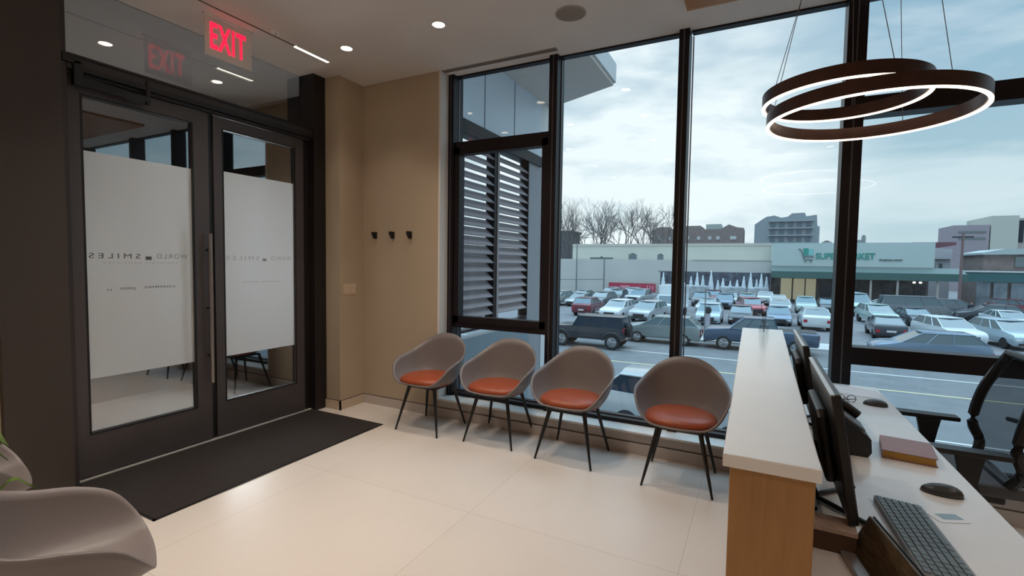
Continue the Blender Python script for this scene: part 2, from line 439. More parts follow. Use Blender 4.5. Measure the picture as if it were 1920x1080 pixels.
lettering(film1, 'JIMMY', 1.795, 1.280, 0.10, M_ink, 0.024, 1.1)
lettering(film1, 'II', 1.687, 1.274, 0.025, M_ink2, 0.024, 1.1)
d2, film2, a, b_ = leaf('door_2', 2.404, 3.270, False, 'right dark metal glass door with frosted film')
lettering(film2, 'WORLD', 3.03, 1.512, 0.215, M_ink3, 0.050, 1.35)
lettering(film2, 'SMILES', 2.66, 1.508, 0.300, M_ink3, 0.050, 1.5)
mb = MB(); mb.box(-0.0206, -0.0194, 2.842, 2.880, 1.485, 1.510); mb.build('tooth_logo', M_ink2, film2)
lettering(film2, 'CHAMMAS. JIMMY II', 2.84, 1.30, 0.36, M_ink3, 0.016)
# pull handles, inside and outside
def pull(parent, y, x, z0, z1, side):
    h = MB(); h.lathe([(0.0, z0), (0.0145, z0), (0.0145, z1), (0.0, z1)], (x, y, 0), n=16)
    hh = h.build('pull_handle', M_steel, parent, True)
    s_ = MB()
    for z in (z0 + 0.22, (z0 + z1) / 2 + 0.0, z1 - 0.13):
        s_.tube([(x, y, z), (-0.0 if side > 0 else -0.045, y, z)], 0.008)
    s_.build('standoff', M_black, hh)
pull(d1, 2.335, 0.055, 0.50, 1.70, 1)
pull(d1, 2.265, -0.105, 0.50, 1.70, -1)
# closer on the left leaf: body, arm, bracket
cl = empty('door_closer', (-3.88, 1.46, 2.72), 0, 'black hydraulic door closer arm at top left of the doors', 'door closer')
mb = MB(); mb.box(-0.045, 0.0, -0.02, 0.075, 0.0, 0.055, 0.004); mb.box(-0.045, 0.0, 0.035, 0.085, -0.13, 0.02, 0.004); mb.build('bracket', M_black, cl)
mb = MB(); mb.prism([(0.035, -0.13), (0.035, -0.075), (0.11, -0.068), (0.44, -0.085), (0.47, -0.11), (0.42, -0.125), (0.38, -0.15), (0.30, -0.128), (0.12, -0.125)], 'x', -0.035, -0.005, 0.003); mb.build('closer_arm', M_black, cl)
mb = MB(); mb.lathe([(0.0, -0.14), (0.016, -0.14), (0.016, -0.03), (0.010, 0.03), (0.0, 0.03)], (-0.02, 0.455, 0.0), n=12); mb.build('pivot', M_blk, cl)
# threshold and floor mat
th = tag(box('threshold', mat('threshold_aluminium', (0.62, 0.60, 0.58), 0.35, 0.3), -4.02, -3.935, 1.465, 3.335, 0.0, 0.014), 'pale metal threshold strip under the double doors', 'threshold')
fm = empty('floor_mat', (-3.47, 2.40, 0.0), 0, 'black rectangular entrance mat on the floor in front of the doors', 'mat')
mb = MB(); mb.box(-0.455, 0.452, -0.935, 0.935, 0.001, 0.011, 0.002); mb.build('pile', M_mat, fm)
mb = MB()
for (a0, a1, b0, b1) in ((-0.463, -0.449, -0.943, 0.943), (0.446, 0.46, -0.943, 0.943), (-0.463, 0.46, -0.943, -0.929), (-0.463, 0.46, 0.929, 0.943)):
    mb.box(a0, a1, b0, b1, 0.0005, 0.007)
mb.build('rubber_edge', M_blk, fm)

# ================================================================== WINDOWS  (plane Y about 4.0)
def window(name, x0, x1, label, rails, sash=None):
    w = empty(name, (0, 4.0, 0), 0, label, None, None, 'structure')
    f = MB()
    f.box(x0 - 0.004, x1 + 0.004, -0.02, 0.045, CEIL - 0.014, CEIL)
    f.box(x0 - 0.004, x1 + 0.004, -0.05, 0.10, 0.165, 0.215)
    for (z0, z1) in rails:
        f.box(x0 - 0.004, x1 + 0.004, -0.05, 0.09, z0, z1, 0.0)
    if sash:
        sx0, sx1, sz0, sz1, t_ = sash
        f.box(sx0, sx0 + t_, -0.062, 0.03, sz0, sz1); f.box(sx1 - t_, sx1, -0.062, 0.03, sz0, sz1)
        f.box(sx0, sx1, -0.062, 0.03, sz0, sz0 + t_); f.box(sx0, sx1, -0.062, 0.03, sz1 - t_, sz1)
    f.build('window_frame', M_mull, w)
    zs = [0.215] + [z for r_ in rails for z in r_] + [CEIL - 0.014]
    for i in range(0, len(zs), 2):
        box('pane', M_glass, x0, x1, 0.034, 0.040, zs[i], zs[i + 1], w)
    gk = MB(); gk.box(x0, x1, 0.02, 0.03, 0.213, 0.226); gk.box(x0, x0 + 0.008, 0.015, 0.033, 0.215, CEIL - 0.03)
    gk.build('gasket', M_alu, w)
    return w
window('window_1', -2.66, -1.66, 'left window bay with casement looking onto the louvred terrace', [(0.862, 0.915), (2.585, 2.660)], (-2.655, -1.665, 0.915, 2.60, 0.062))
window('window_2', -1.59, -0.595, 'tall window bay behind the third chair', [])
window('window_3', -0.505, 0.487, 'tall window bay behind the fourth chair and counter end', [])
window('window_4', 0.585, 2.00, 'right window bay with opening sash behind the desk', [(0.845, 0.962), (2.52, 2.64)])
window('window_5', 2.09, 3.0, 'far right window bay', [])
def mullion(n, x0, x1, lab):
    m_ = MB(); m_.box(x0, x1, 3.925, 4.09, 0.175, CEIL)
    mo = m_.build('trim_mullion_%d' % n, M_mull); tag(mo, lab, None, None, 'structure')
    k = MB(); cx = (x0 + x1) / 2
    k.box(cx - 0.004, cx + 0.004, 3.920, 3.926, 0.185, CEIL - 0.002); k.build('joint_strip', M_alu, mo)
mullion(1, -2.718, -2.655, 'dark window jamb at the left reveal')
mullion(2, -1.665, -1.590, 'dark mullion between first and second window bays')
mullion(3, -0.595, -0.520, 'dark mullion between second and third window bays')
mullion(4, 0.480, 0.590, 'wide dark mullion right of the counter')
mullion(5, 2.00, 2.09, 'dark mullion at the far right')
# ceiling diffuser slots
sv = empty('ceiling_vent', (-2.16, 3.835, CEIL), 0, 'long two-slot linear air vent in the ceiling above the left window', 'vent')
mb = MB(); mb.box(-0.60, 0.60, -0.030, 0.030, -0.004, 0.0); mb.build('vent_frame', mat('vent_grey', (0.36, 0.31, 0.27), 0.6), sv)
for yy in (-0.014, 0.014):
    mb = MB(); mb.box(-0.59, 0.59, yy - 0.007, yy + 0.007, -0.006, -0.003); mb.build('slot', M_gap, sv)
ls = empty('linear_ceiling_light', (-3.535, 3.03, CEIL), 0, 'short glowing end of the linear slot light in the ceiling near the exit sign', 'ceiling light')
mb = MB(); mb.box(-0.016, 0.016, -0.175, 0.175, -0.006, 0.0); mb.build('diffuser', M_slot, ls)
mb = MB(); mb.box(-0.020, -0.016, -0.178, 0.178, -0.007, 0.0); mb.box(0.016, 0.020, -0.178, 0.178, -0.007, 0.0); mb.build('trim_rim', M_reveal, ls)
tag(box('trim_6', M_gap, -3.541, -3.529, -2.4, 2.852, CEIL - 0.003, CEIL), 'thin dark ceiling slot leading to the linear light', None, None, 'structure')
sp = empty('ceiling_speaker', (-1.262, 3.345, CEIL), 0, 'round taupe speaker grille flush in the ceiling', 'speaker')
mb = MB(); mb.lathe([(0.0, -0.006), (0.098, -0.006), (0.104, -0.004), (0.104, 0.0), (0.0, 0.0)], n=40); mb.build('grille', mat('grille_brown', (0.30, 0.25, 0.20), 0.8, bump=0.6, bscale=500), sp, True)
mb = MB(); mb.lathe([(0.104, -0.005), (0.113, -0.005), (0.113, 0.0), (0.104, 0.0)], n=40, closed=True); mb.build('bezel', mat('bezel_grey', (0.42, 0.38, 0.34), 0.7), sp, True)
sd = empty('sprinkler_head', (-3.47, 2.62, CEIL), 0, 'small white sprinkler cover on the ceiling above the exit sign', 'sprinkler')
mb = MB(); mb.lathe([(0.0, -0.010), (0.030, -0.010), (0.036, 0.0), (0.0, 0.0)], n=20); mb.build('cover', M_reveal, sd, True)
mb = MB(); mb.lathe([(0.0, -0.022), (0.006, -0.022), (0.008, -0.008), (0.0, -0.008)], n=10); mb.build('tip', M_silver, sd, True)

# downlights with their own lamps
DL = [(x, y) for x in (-3.17, -2.22, -1.27) for y in (3.07, 2.13)] + [(x, y) for x in (-2.7, -1.4) for y in (0.9, -0.5, -1.8)] + [(0.9, -0.5), (0.9, -1.8), (2.2, 0.9), (2.2, 2.4)]
dl_lab = {(-3.17, 3.07): 'glowing round downlight in the ceiling nearest the doors', (-2.22, 3.07): 'glowing round downlight in the ceiling above the first chair', (-1.27, 3.07): 'round downlight cut by the top edge of the photo beside the speaker grille'}
def downlight():
    r_ = empty('downlight', (0, 0, CEIL), 0)
    a_ = MB(); a_.lathe([(0.046, -0.004), (0.058, -0.004), (0.058, 0.0), (0.046, 0.0)], n=24, closed=True); a_.build('trim_ring', M_reveal, r_, True)
    a_ = MB(); a_.lathe([(0.0, -0.0035), (0.046, -0.0035), (0.046, -0.001), (0.0, -0.001)], n=24); a_.build('lens', M_warm, r_, True)
    return r_
dl0 = downlight()
for i, (x, y) in enumerate(DL):
    o = dl0 if i == 0 else copy_tree(dl0)
    o.location = (x, y, CEIL)
    tag(o, dl_lab.get((x, y), 'round downlight in the ceiling out of view'), 'ceiling light', 'ceiling downlights')
    la = bpy.data.lights.new('downlight_lamp', 'SPOT'); la.energy = 26 if y > 2 else 37; la.color = (1.0, 0.87, 0.74); la.spot_size = R(105); la.spot_blend = 0.9; la.shadow_soft_size = 0.05
    lo = bpy.data.objects.new('downlight_lamp', la); COL.objects.link(lo); lo.parent = o; lo.location = (0, 0, -0.02)

# timber ceiling panel over the desk
cp = empty('ceiling_panel', (0.45, 2.05, CEIL), 0, 'warm walnut panel set on the ceiling above the reception desk', 'ceiling panel')
box('timber_face', M_cwood, -0.95, 0.95, -1.55, 1.56, -0.03, 0.0, cp)

# exit sign: clear edge-lit panel hanging from the ceiling
ex = empty('exit_sign', (-3.66, 2.36, 3.0), 0, 'clear hanging sign with red EXIT letters above the doors', 'exit sign')
mb = MB(); mb.box(-0.004, 0.004, -0.182, 0.182, 0.0, 0.29, 0.0); mb.build('acrylic_panel', veil_mat('exit_acrylic', (0.85, 0.78, 0.70), 0.55), ex)
mb = MB(); mb.box(-0.018, 0.018, -0.19, 0.19, 0.288, 0.30); mb.build('canopy', M_reveal, ex)
me = text_mesh('EXIT', 0.235, 0.003, 1.12, 0.004)
xs = [v.co.x for v in me.vertices]; ys = [v.co.y for v in me.vertices]
kx = 0.275 / (max(xs) - min(xs)); ky = 0.190 / (max(ys) - min(ys)); mx_, my_ = (max(xs) + min(xs)) / 2, (max(ys) + min(ys)) / 2
for v in me.vertices:
    x, y, z = v.co
    v.co = Vector((z, (x - mx_) * kx, (y - my_) * ky))
me.materials.append(M_red)
link('letters', me, ex, (0.0065, -0.006, 0.152))

# coat hooks, switch plate
def hook():
    r_ = empty('coat_hook')
    a_ = MB(); a_.box(-0.018, 0.018, -0.006, 0.0, -0.032, 0.034, 0.002); a_.build('plate', M_black, r_)
    a_ = MB(); a_.prism([(0.0, 0.032), (-0.052, 0.034), (-0.055, 0.012), (-0.022, -0.034), (0.0, -0.034)], 'x', -0.014, 0.014, 0.002); a_.build('peg', M_black, r_)
    return r_
h0 = hook()
for i, (x, lab) in enumerate(((-3.52, 'leftmost of the three black coat hooks on the beige wall'), (-3.29, 'middle one of the three black coat hooks on the beige wall'), (-3.07, 'rightmost of the three black coat hooks, nearest the window'))):
    o = h0 if i == 0 else copy_tree(h0)
    o.location = (x, 3.80, 1.765); tag(o, lab, 'hook', 'coat hooks on the wall')
swp = empty('switch_plate', (-3.69, 3.60, 1.21), 0, 'beige wall switch plate right of the doors below the hooks', 'light switch')
mb = MB(); mb.box(0.0, 0.005, -0.085, 0.085, -0.055, 0.06, 0.002); mb.build('plate', mat('beige_plate', (0.63, 0.50, 0.37), 0.5), swp)
for yy in (-0.04, 0.04):
    mb = MB(); mb.box(0.004, 0.009, yy - 0.022, yy + 0.022, -0.032, 0.036, 0.001); mb.build('rocker', mat('beige_rocker', (0.66, 0.53, 0.40), 0.4), swp)

# ================================================================== TUB CHAIRS
def catmull(P, n):
    out = []
    for i in range(len(P) - 1):
        p0 = P[max(i - 1, 0)]; p1 = P[i]; p2 = P[i + 1]; p3 = P[min(i + 2, len(P) - 1)]
        for k in range(n):
            t = k / n
            out.append(tuple(0.5 * ((2 * b) + (-a + c) * t + (2 * a - 5 * b + 4 * c - d) * t * t + (-a + 3 * b - 3 * c + d) * t ** 3) for a, b, c, d in zip(p0, p1, p2, p3)))
    out.append(tuple(P[-1]))
    return out
def chair_shell_mesh():
    half = [(0, 0.275, 0.825), (0.10, 0.268, 0.812), (0.195, 0.235, 0.765), (0.262, 0.165, 0.705), (0.305, 0.06, 0.655), (0.318, -0.06, 0.628), (0.300, -0.16, 0.585), (0.255, -0.225, 0.505), (0.185, -0.255, 0.445), (0.09, -0.265, 0.432), (0, -0.268, 0.430)]
    h = catmull(half, 4)
    rim = h + [(-x, y, z) for (x, y, z) in h[-2:0:-1]]
    n = len(rim)
    bm = bmesh.new()
    rows = []
    T = 11
    for k in range(T + 1):
        t = k / T
        row = []
        for (x, y, z) in rim:
            ang = math.atan2(y, x)
            bx, by = 0.13 * math.cos(ang), 0.13 * math.sin(ang) - 0.01
            P0 = Vector((bx, by, 0.405)); P3 = Vector((x, y, z))
            hf = (z - 0.43) / 0.4
            P1 = Vector((x * 0.80, y * 0.84, 0.398))
            P2 = Vector((x * (0.90 + 0.04 * hf), y * 0.90, 0.43 + (z - 0.43) * 0.42))
            p = P0 * (1 - t) ** 3 + P1 * 3 * t * (1 - t) ** 2 + P2 * 3 * t * t * (1 - t) + P3 * t ** 3
            row.append(bm.verts.new(p))
        rows.append(row)
    for k in range(T):
        for j in range(n):
            bm.faces.new((rows[k][j], rows[k][(j + 1) % n], rows[k + 1][(j + 1) % n], rows[k + 1][j]))
    bm.faces.new(rows[0][::-1])
    bmesh.ops.recalc_face_normals(bm, faces=bm.faces)
    geo = bmesh.ops.solidify(bm, geom=bm.faces[:], thickness=0.012)
    bmesh.ops.recalc_face_normals(bm, faces=bm.faces)
    me = bpy.data.meshes.new('shell'); bm.to_mesh(me); bm.free()
    for p in me.polygons: p.use_smooth = True
    me.materials.append(M_shell)
    return me
def chair_cushion_mesh():
    bm = bmesh.new()
    prof = [(0.0, 0.412), (0.5, 0.412), (0.86, 0.416), (0.97, 0.428), (1.0, 0.448), (0.965, 0.470), (0.86, 0.486), (0.6, 0.496), (0.3, 0.499), (0.0, 0.500)]
    n = 40; rings = []
    for (k, z) in prof[1:-1]:
        ring = []
        for j in range(n):
            a = 2 * PI * j / n; c_, s_ = math.cos(a), math.sin(a)
            e = 0.72
            x = 0.238 * math.copysign(abs(c_) ** e, c_); y = 0.222 * math.copysign(abs(s_) ** e, s_) - 0.035
            x *= (1.0 if y < 0 else 1.0 - 0.25 * y / 0.2)
            ring.append(bm.verts.new((x * k, (y + 0.035) * k - 0.035, z)))
        rings.append(ring)
    for i in range(len(rings) - 1):
        for j in range(n):
            bm.faces.new((rings[i][j], rings[i][(j + 1) % n], rings[i + 1][(j + 1) % n], rings[i + 1][j]))
    bm.faces.new(rings[0][::-1]); bm.faces.new(rings[-1])
    bmesh.ops.recalc_face_normals(bm, faces=bm.faces)
    me = bpy.data.meshes.new('seat_cushion'); bm.to_mesh(me); bm.free()
    for p in me.polygons: p.use_smooth = True
    me.materials.append(M_orange)
    return me
def make_chair():
    r_ = empty('tub_chair')
    link('shell', chair_shell_mesh(), r_)
    link('seat_cushion', chair_cushion_mesh(), r_)
    a_ = MB(); a_.box(-0.15, 0.15, -0.15, 0.14, 0.382, 0.399, 0.003); a_.build('under_frame', M_leg, r_)
    for sx in (-1, 1):
        for sy in (-1, 1):
            a_ = MB(); a_.tube([(sx * 0.225, sy * 0.222, 0.0), (sx * 0.135, sy * 0.135, 0.396)], 0.0075, 12, 0.017)
            a_.build('leg', M_leg, r_, True)
    return r_
ch = make_chair()
CH = [(-2.605, 3.525, 0.0, 'taupe tub chair with orange seat, leftmost of the row and nearest the doors'),
      (-1.925, 3.58, 0.02, 'taupe tub chair with orange seat, second from the left in the row'),
      (-1.245, 3.54, -0.02, 'taupe tub chair with orange seat, third from the left in the row'),
      (-0.435, 3.495, 0.03, 'taupe tub chair with orange seat beside the reception counter'),
      (-2.04, 0.68, R(158), 'empty taupe tub chair cut off at the lower left corner of the photo'),
      (-3.14, 0.70, R(165), 'taupe tub chair mostly outside the left edge, behind the plant leaves')]
for i, (x, y, rz, lab) in enumerate(CH):
    o = ch if i == 0 else copy_tree(ch)
    o.location = (x, y, 0.0); o.rotation_euler = (0, 0, rz)
    if i >= 4:      # the two shells at the left edge carry no orange pad
        o.scale = (0.88, 1.05, 1.0)
        for c_ in kids(o):
            if c_.name.startswith('seat_cushion'): bpy.data.objects.remove(c_)
    tag(o, lab, 'chair', 'tub chairs of the waiting area')

# potted plant at the left edge
pl = empty('potted_plant', (-2.60, 0.60, 0), 0, 'green leafy plant whose leaf tips show at the left edge', 'plant')
mb = MB(); mb.lathe([(0.0, 0.0), (0.12, 0.0), (0.16, 0.34), (0.15, 0.34), (0.14, 0.31), (0.0, 0.31)], n=24); mb.build('pot', M_reveal, pl, True)
M_leafg = mat('leaf_green', (0.16, 0.26, 0.05), 0.5, noise=0.3, nscale=20)
rnd = random.Random(5)
for k in range(16):
    a = 2 * PI * k / 16 + rnd.uniform(-.2, .2); L = rnd.uniform(0.10, 0.20); H_ = rnd.uniform(0.35, 0.62)
    bm = bmesh.new(); prev = None
    for i in range(9):
        t = i / 8
        r_ = 0.03 + L * t; z = 0.31 + H_ * math.sin(min(1, t * 1.15) * PI * 0.55) - 0.10 * t * t
        w = 0.024 * math.sin(PI * min(1, t * 0.93 + 0.07)) + 0.001
        ca, sa = math.cos(a), math.sin(a)
        p = [bm.verts.new((r_ * ca - w * sa, r_ * sa + w * ca, z)), bm.verts.new((r_ * ca, r_ * sa, z - 0.006)), bm.verts.new((r_ * ca + w * sa, r_ * sa - w * ca, z))]
        if prev:
            bm.faces.new((prev[0], prev[1], p[1], p[0])); bm.faces.new((prev[1], prev[2], p[2], p[1]))
        prev = p
    bmesh.ops.solidify(bm, geom=bm.faces[:], thickness=0.0015)
    me = bpy.data.meshes.new('leaf'); bm.to_mesh(me); bm.free(); me.materials.append(M_leafg)
    link('leaf', me, pl)

# ================================================================== RECEPTION COUNTER AND DESK
ct = empty('reception_counter', (0, 0, 0), 0, 'tall narrow reception counter with oak side and white top', 'counter')
mb = MB(); mb.box(-0.040, 0.130, 1.205, 3.74, 0.0, 1.040, 0.002); mb.build('oak_body', M_wood, ct)
mb = MB(); mb.prism([(-0.055, 1.19), (0.139, 1.19), (0.170, 3.765), (-0.078, 3.745)], 'z', 1.040, 1.070, 0.003); mb.build('white_top', M_white, ct)
dk = empty('reception_desk', (0, 0, 0), 0, 'low white desk top behind the counter carrying keyboards and monitors', 'desk')
mb = MB(); mb.box(0.131, 0.704, 0.75, 3.765, 0.705, 0.740, 0.003); mb.build('desk_top', M_white, dk)
for yy in (0.80, 3.70):
    mb = MB(); mb.box(0.15, 0.68, yy - 0.015, yy + 0.015, 0.0, 0.705); mb.build('end_panel', M_white, dk)
mb = MB(); mb.box(0.135, 0.155, 0.82, 3.68, 0.25, 0.705); mb.build('modesty_panel', M_wood, dk)
DZ = 0.7405
# monitors: face +x, lean back, on V feet
def make_monitor():
    r_ = empty('computer_monitor')
    lean = R(9)
    def lean_m(b_):
        b_.xform(Matrix.Translation((0, 0, 0.07)) @ Matrix.Rotation(-lean, 4, 'Y')); return b_
    a_ = MB(); a_.box(-0.018, 0.006, -0.305, 0.305, 0.0, 0.352, 0.004); lean_m(a_).build('housing', M_blk, r_)
    a_ = MB(); a_.box(0.0062, 0.0078, -0.297, 0.297, 0.012, 0.344); lean_m(a_).build('screen', M_blkg, r_)
    a_ = MB(); a_.prism([(-0.16, 0.06), (0.16, 0.06), (0.17, 0.08), (0.15, 0.25), (0.13, 0.27), (-0.13, 0.27), (-0.15, 0.25), (-0.17, 0.08)], 'x', -0.048, -0.018, 0.01); lean_m(a_).build('rear_cover', M_blk, r_)
    a_ = MB(); a_.box(-0.019, -0.008, -0.305, 0.305, 0.350, 0.354, 0.0); lean_m(a_).build('top_edge', M_silver, r_)
    a_ = MB(); a_.tube([(-0.062, 0, 0.19), (-0.075, 0, 0.09), (-0.065, 0, 0.010)], 0.014, 10); a_.build('stand_neck', M_blk, r_, True)
    a_ = MB()
    for s_ in (-1, 1):
        a_.tube([(-0.07, 0, 0.010), (0.06, s_ * 0.14, 0.008)], 0.008, 8)
    a_.tube([(-0.07, 0, 0.010), (-0.075, 0.10, 0.008)], 0.008, 8); a_.tube([(-0.07, 0, 0.010), (-0.075, -0.10, 0.008)], 0.008, 8)
    a_.build('stand_foot', M_blk, r_, True)
    return r_
mn = make_monitor()
mn.location = (0.262, 1.84, DZ); tag(mn, 'black computer monitor seen edge-on, nearest on the desk', 'monitor', 'monitors on the desk')
m2_ = copy_tree(mn); m2_.location = (0.262, 2.745, DZ); tag(m2_, 'black computer monitor seen edge-on, farther one near the window', 'monitor', 'monitors on the desk')
# keyboard
kb = empty('keyboard', (0.4400, 1.700, DZ), R(2.8), 'slate grey full-size keyboard on the near end of the desk', 'keyboard')
kb.rotation_euler = (0, 0, R(2.6))
mb = MB(); mb.prism([(-0.062, 0.0), (0.062, 0.0), (0.062, 0.007), (-0.062, 0.017)], 'y', -0.222, 0.222, 0.0015); mb.build('base', M_kbase, kb)
rows = [(-0.050, [1] * 18), (-0.030, [1] * 13 + [2] + [1] * 4), (-0.011, [1.5] + [1] * 12 + [1.5] + [1] * 4 ), (0.008, [1.75] + [1] * 11 + [2.25] + [1] * 3), (0.027, [2.25] + [1] * 10 + [2.75] + [1] * 3), (0.046, [1.25, 1.25, 1.25, 6.25, 1.25, 1.25, 1.25, 1, 1, 1, 1])]
keymesh = {}
nk = 0
for (rx, ws) in rows:
    tot = sum(ws); pitch = 0.434 / tot; y = 0.217
    for w in ws:
        if nk >= 99: break
        kw = round(w * pitch - 0.003, 4)
        if kw not in keymesh:
            a_ = MB(); a_.box(-0.0078, 0.0078, -kw / 2, kw / 2, 0.0, 0.0035, 0.001); keymesh[kw] = a_.mesh('key'); keymesh[kw].materials.append(M_key)
        zc = 0.017 - (rx + 0.062) / 0.124 * 0.010
        link('key', keymesh[kw], kb, (rx, y - w * pitch / 2, zc + 0.0002), (0, R(4.6), 0)); nk += 1
        y -= w * pitch
# mice
def make_mouse():
    r_ = empty('computer_mouse')
    bm = bmesh.new(); bmesh.ops.create_uvsphere(bm, u_segments=24, v_segments=12, radius=1)
    for v in bm.verts:
        x, y, z = v.co
        v.co = Vector((x * 0.057, y * 0.032, max(0.0, z) ** 0.8 * 0.034 * (1 - 0.15 * x) if z > 0 else 0.0))
    bmesh.ops.remove_doubles(bm, verts=bm.verts, dist=1e-5)
    me = bpy.data.meshes.new('mouse_body'); bm.to_mesh(me); bm.free()
    for p in me.polygons: p.use_smooth = True
    me.materials.append(mat('graphite_plastic', (0.045, 0.045, 0.048), 0.38)); link('mouse_body', me, r_)
    a_ = MB(); a_.lathe([(0.0, -0.003), (0.006, -0.003), (0.006, 0.003), (0.0, 0.003)], (0.026, 0, 0.0235), 'y', 12); a_.build('scroll_wheel', M_blk, r_, True)
    return r_
ms = make_mouse(); ms.location = (0.585, 2.085, DZ); ms.rotation_euler = (0, 0, R(172)); tag(ms, 'dark grey computer mouse beside the keyboard', 'mouse', 'computer mice')
m2_ = copy_tree(ms); m2_.location = (0.612, 3.27, DZ); m2_.rotation_euler = (0, 0, R(168)); tag(m2_, 'dark computer mouse at the far end of the desk near the papers', 'mouse', 'computer mice')
# notebook
nb = empty('notebook', (0.575, 2.465, DZ), R(-8), 'thick notebook with dusty pink cover and gilt page edges', 'notebook')
mb = MB(); mb.box(-0.085, 0.085, -0.105, 0.105, 0.0, 0.003); mb.box(-0.085, 0.085, -0.105, 0.105, 0.030, 0.033, 0.001); mb.box(-0.087, -0.083, -0.105, 0.105, 0.0, 0.033, 0.001); mb.build('cover', mat('pink_cover', (0.34, 0.20, 0.20), 0.5), nb)
mb = MB(); mb.box(-0.083, 0.079, -0.100, 0.100, 0.003, 0.030); mb.build('pages', mat('gilt_pages', (0.50, 0.27, 0.05), 0.4, 0.3, noise=0.2, nscale=40, stretch=(1, 1, 30)), nb)
# card, papers, pen
cd = empty('card', (0.548, 1.885, DZ), R(25), 'pale blue and white card lying right of the keyboard', 'card')
mb = MB(); mb.box(-0.043, 0.043, -0.027, 0.027, 0.0, 0.0008); mb.build('white_part', M_white, cd)
mb = MB(); mb.box(-0.02, 0.041, -0.008, 0.026, 0.0008, 0.0012); mb.build('printed_panel', mat('card_blue', (0.30, 0.42, 0.50), 0.3), cd)
M_paper = mat('paper', (0.72, 0.69, 0.69), 0.7)
for (x, y, rz, z, lab) in ((0.55, 3.60, R(4), 0.0, 'white sheet of paper at the window end of the desk, under another sheet'), (0.60, 3.55, R(-6), 0.0006, 'white sheet of paper lying askew on top at the window end of the desk')):
    tag(MB().box(-0.075, 0.075, -0.105, 0.105, 0, 0.0004).build('paper_sheet', M_paper, None, loc=(x, y, DZ + z), rot=(0, 0, rz)), lab, 'paper', 'papers at the window end of the desk')
gl = empty('eyeglasses', (0.475, 3.27, DZ), R(10), 'dark folded eyeglasses left of the far mouse', 'eyeglasses')
mb = MB()
for s_ in (-1, 1):
    mb.lathe([(0.020, -0.0015), (0.023, -0.0015), (0.023, 0.0015), (0.020, 0.0015)], (s_ * 0.028, 0, 0.020), 'y', 18, closed=True)
mb.tube([(-0.006, 0, 0.024), (0.006, 0, 0.024)], 0.0015, 6); mb.build('rim', M_blk, gl)
for s_ in (-1, 1):
    mb = MB(); mb.tube([(s_ * 0.051, 0, 0.022), (s_ * 0.045, 0.03, 0.010), (-s_ * 0.03, 0.038, 0.005)], 0.002, 6); mb.build('temple', M_blk, gl)
# desk phone (wedge seen from its side), card display, brown box, adapters, cables
ph = empty('desk_phone', (0.365, 2.46, DZ), 0, 'black wedge-shaped desk phone between the monitors and the notebook', 'phone')
mb = MB(); mb.prism([(-0.07, 0.0), (0.06, 0.0), (0.072, 0.02), (0.068, 0.072), (0.055, 0.088), (-0.055, 0.165), (-0.07, 0.160)], 'y', -0.12, 0.13, 0.004); mb.build('phone_body', M_blk, ph)
mb = MB(); mb.prism([(0.045, 0.098), (-0.05, 0.164), (-0.045, 0.171), (0.050, 0.105)], 'y', -0.105, 0.02, 0.001); mb.build('keypad', mat('slate_panel', (0.16, 0.17, 0.19), 0.25), ph)
mb = MB(); mb.tube([(0.05, 0.075, 0.118), (0.0, 0.075, 0.155), (-0.05, 0.075, 0.185)], 0.020, 10); mb.build('handset', M_blk, ph, True)
ds = empty('card_display', (0.272, 1.405, DZ), 0, 'small upright sign holder with brown printed card, left of the keyboard', 'sign holder')
ds.rotation_euler = (0, 0, R(-80))
mb = MB(); mb.box(-0.135, 0.125, -0.005, 0.006, 0.012, 0.112, 0.003); mb.xform(Matrix.Rotation(R(-24), 4, 'X')); mb.build('card_panel', mat('brown_card', (0.10, 0.075, 0.045), 0.35, noise=0.5, nscale=30, stretch=(1, 1, 6)), ds)
mb = MB(); mb.box(-0.138, 0.128, 0.006, 0.010, 0.010, 0.115, 0.001); mb.xform(Matrix.Rotation(R(-24), 4, 'X')); mb.build('backing', M_blk, ds)
mb = MB(); mb.box(-0.11, 0.09, -0.03, 0.035, 0.0, 0.012, 0.003); mb.build('foot', M_silver, ds)
bx_ = empty('carton', (0.205, 1.545, DZ), R(-2), 'small brown cardboard box against the counter in front of the near monitor', 'box')
mb = MB(); mb.box(-0.055, 0.055, -0.038, 0.040, 0.0, 0.058, 0.001); mb.build('box_body', mat('shaded_carton', (0.10, 0.05, 0.03), 0.7), bx_)  # shade on the box front is put into this dark body colour
mb = MB(); mb.box(-0.057, 0.057, -0.040, 0.042, 0.052, 0.064, 0.001); mb.build('box_lid', mat('tan_lid', (0.56, 0.43, 0.36), 0.7, noise=0.2, nscale=40), bx_)
for (x, y, rz, lab) in ((0.175, 2.25, R(20), 'white power adapter behind the near monitor'), (0.165, 2.60, R(-10), 'white power adapter beside the counter near the far monitor')):
    ad_ = empty('power_adapter', (x, y, DZ), rz, lab, 'adapter', 'power adapters behind the monitors')
    mb = MB(); mb.box(-0.015, 0.015, -0.035, 0.035, 0.0, 0.028, 0.003); mb.build('adapter_body', M_reveal, ad_)
    mb = MB(); mb.tube([(0, 0.035, 0.012), (0.005, 0.07, 0.03), (-0.003, 0.12, 0.06), (0.004, 0.17, 0.02), (0.0, 0.22, 0.006)], 0.003, 6); mb.build('cord', M_blk, ad_, True)
cb = MB(); cb.tube(catmull([(0.150, 1.62, 0.79), (0.155, 1.8, 0.90), (0.150, 2.0, 0.82), (0.165, 2.15, 0.93), (0.150, 2.4, 0.85), (0.16, 2.7, 0.95), (0.15, 2.95, 0.80), (0.17, 3.1, 0.744)], 6), 0.005, 6)
tag(cb.build('cable_bundle', M_blk, None, True), 'black cable looping along the back of the counter behind the monitors', 'cable')
sh = empty('monitor_shelf', (0, 0, 0), 0, 'thin dark cable tray fixed under the counter top behind the monitors', 'tray')
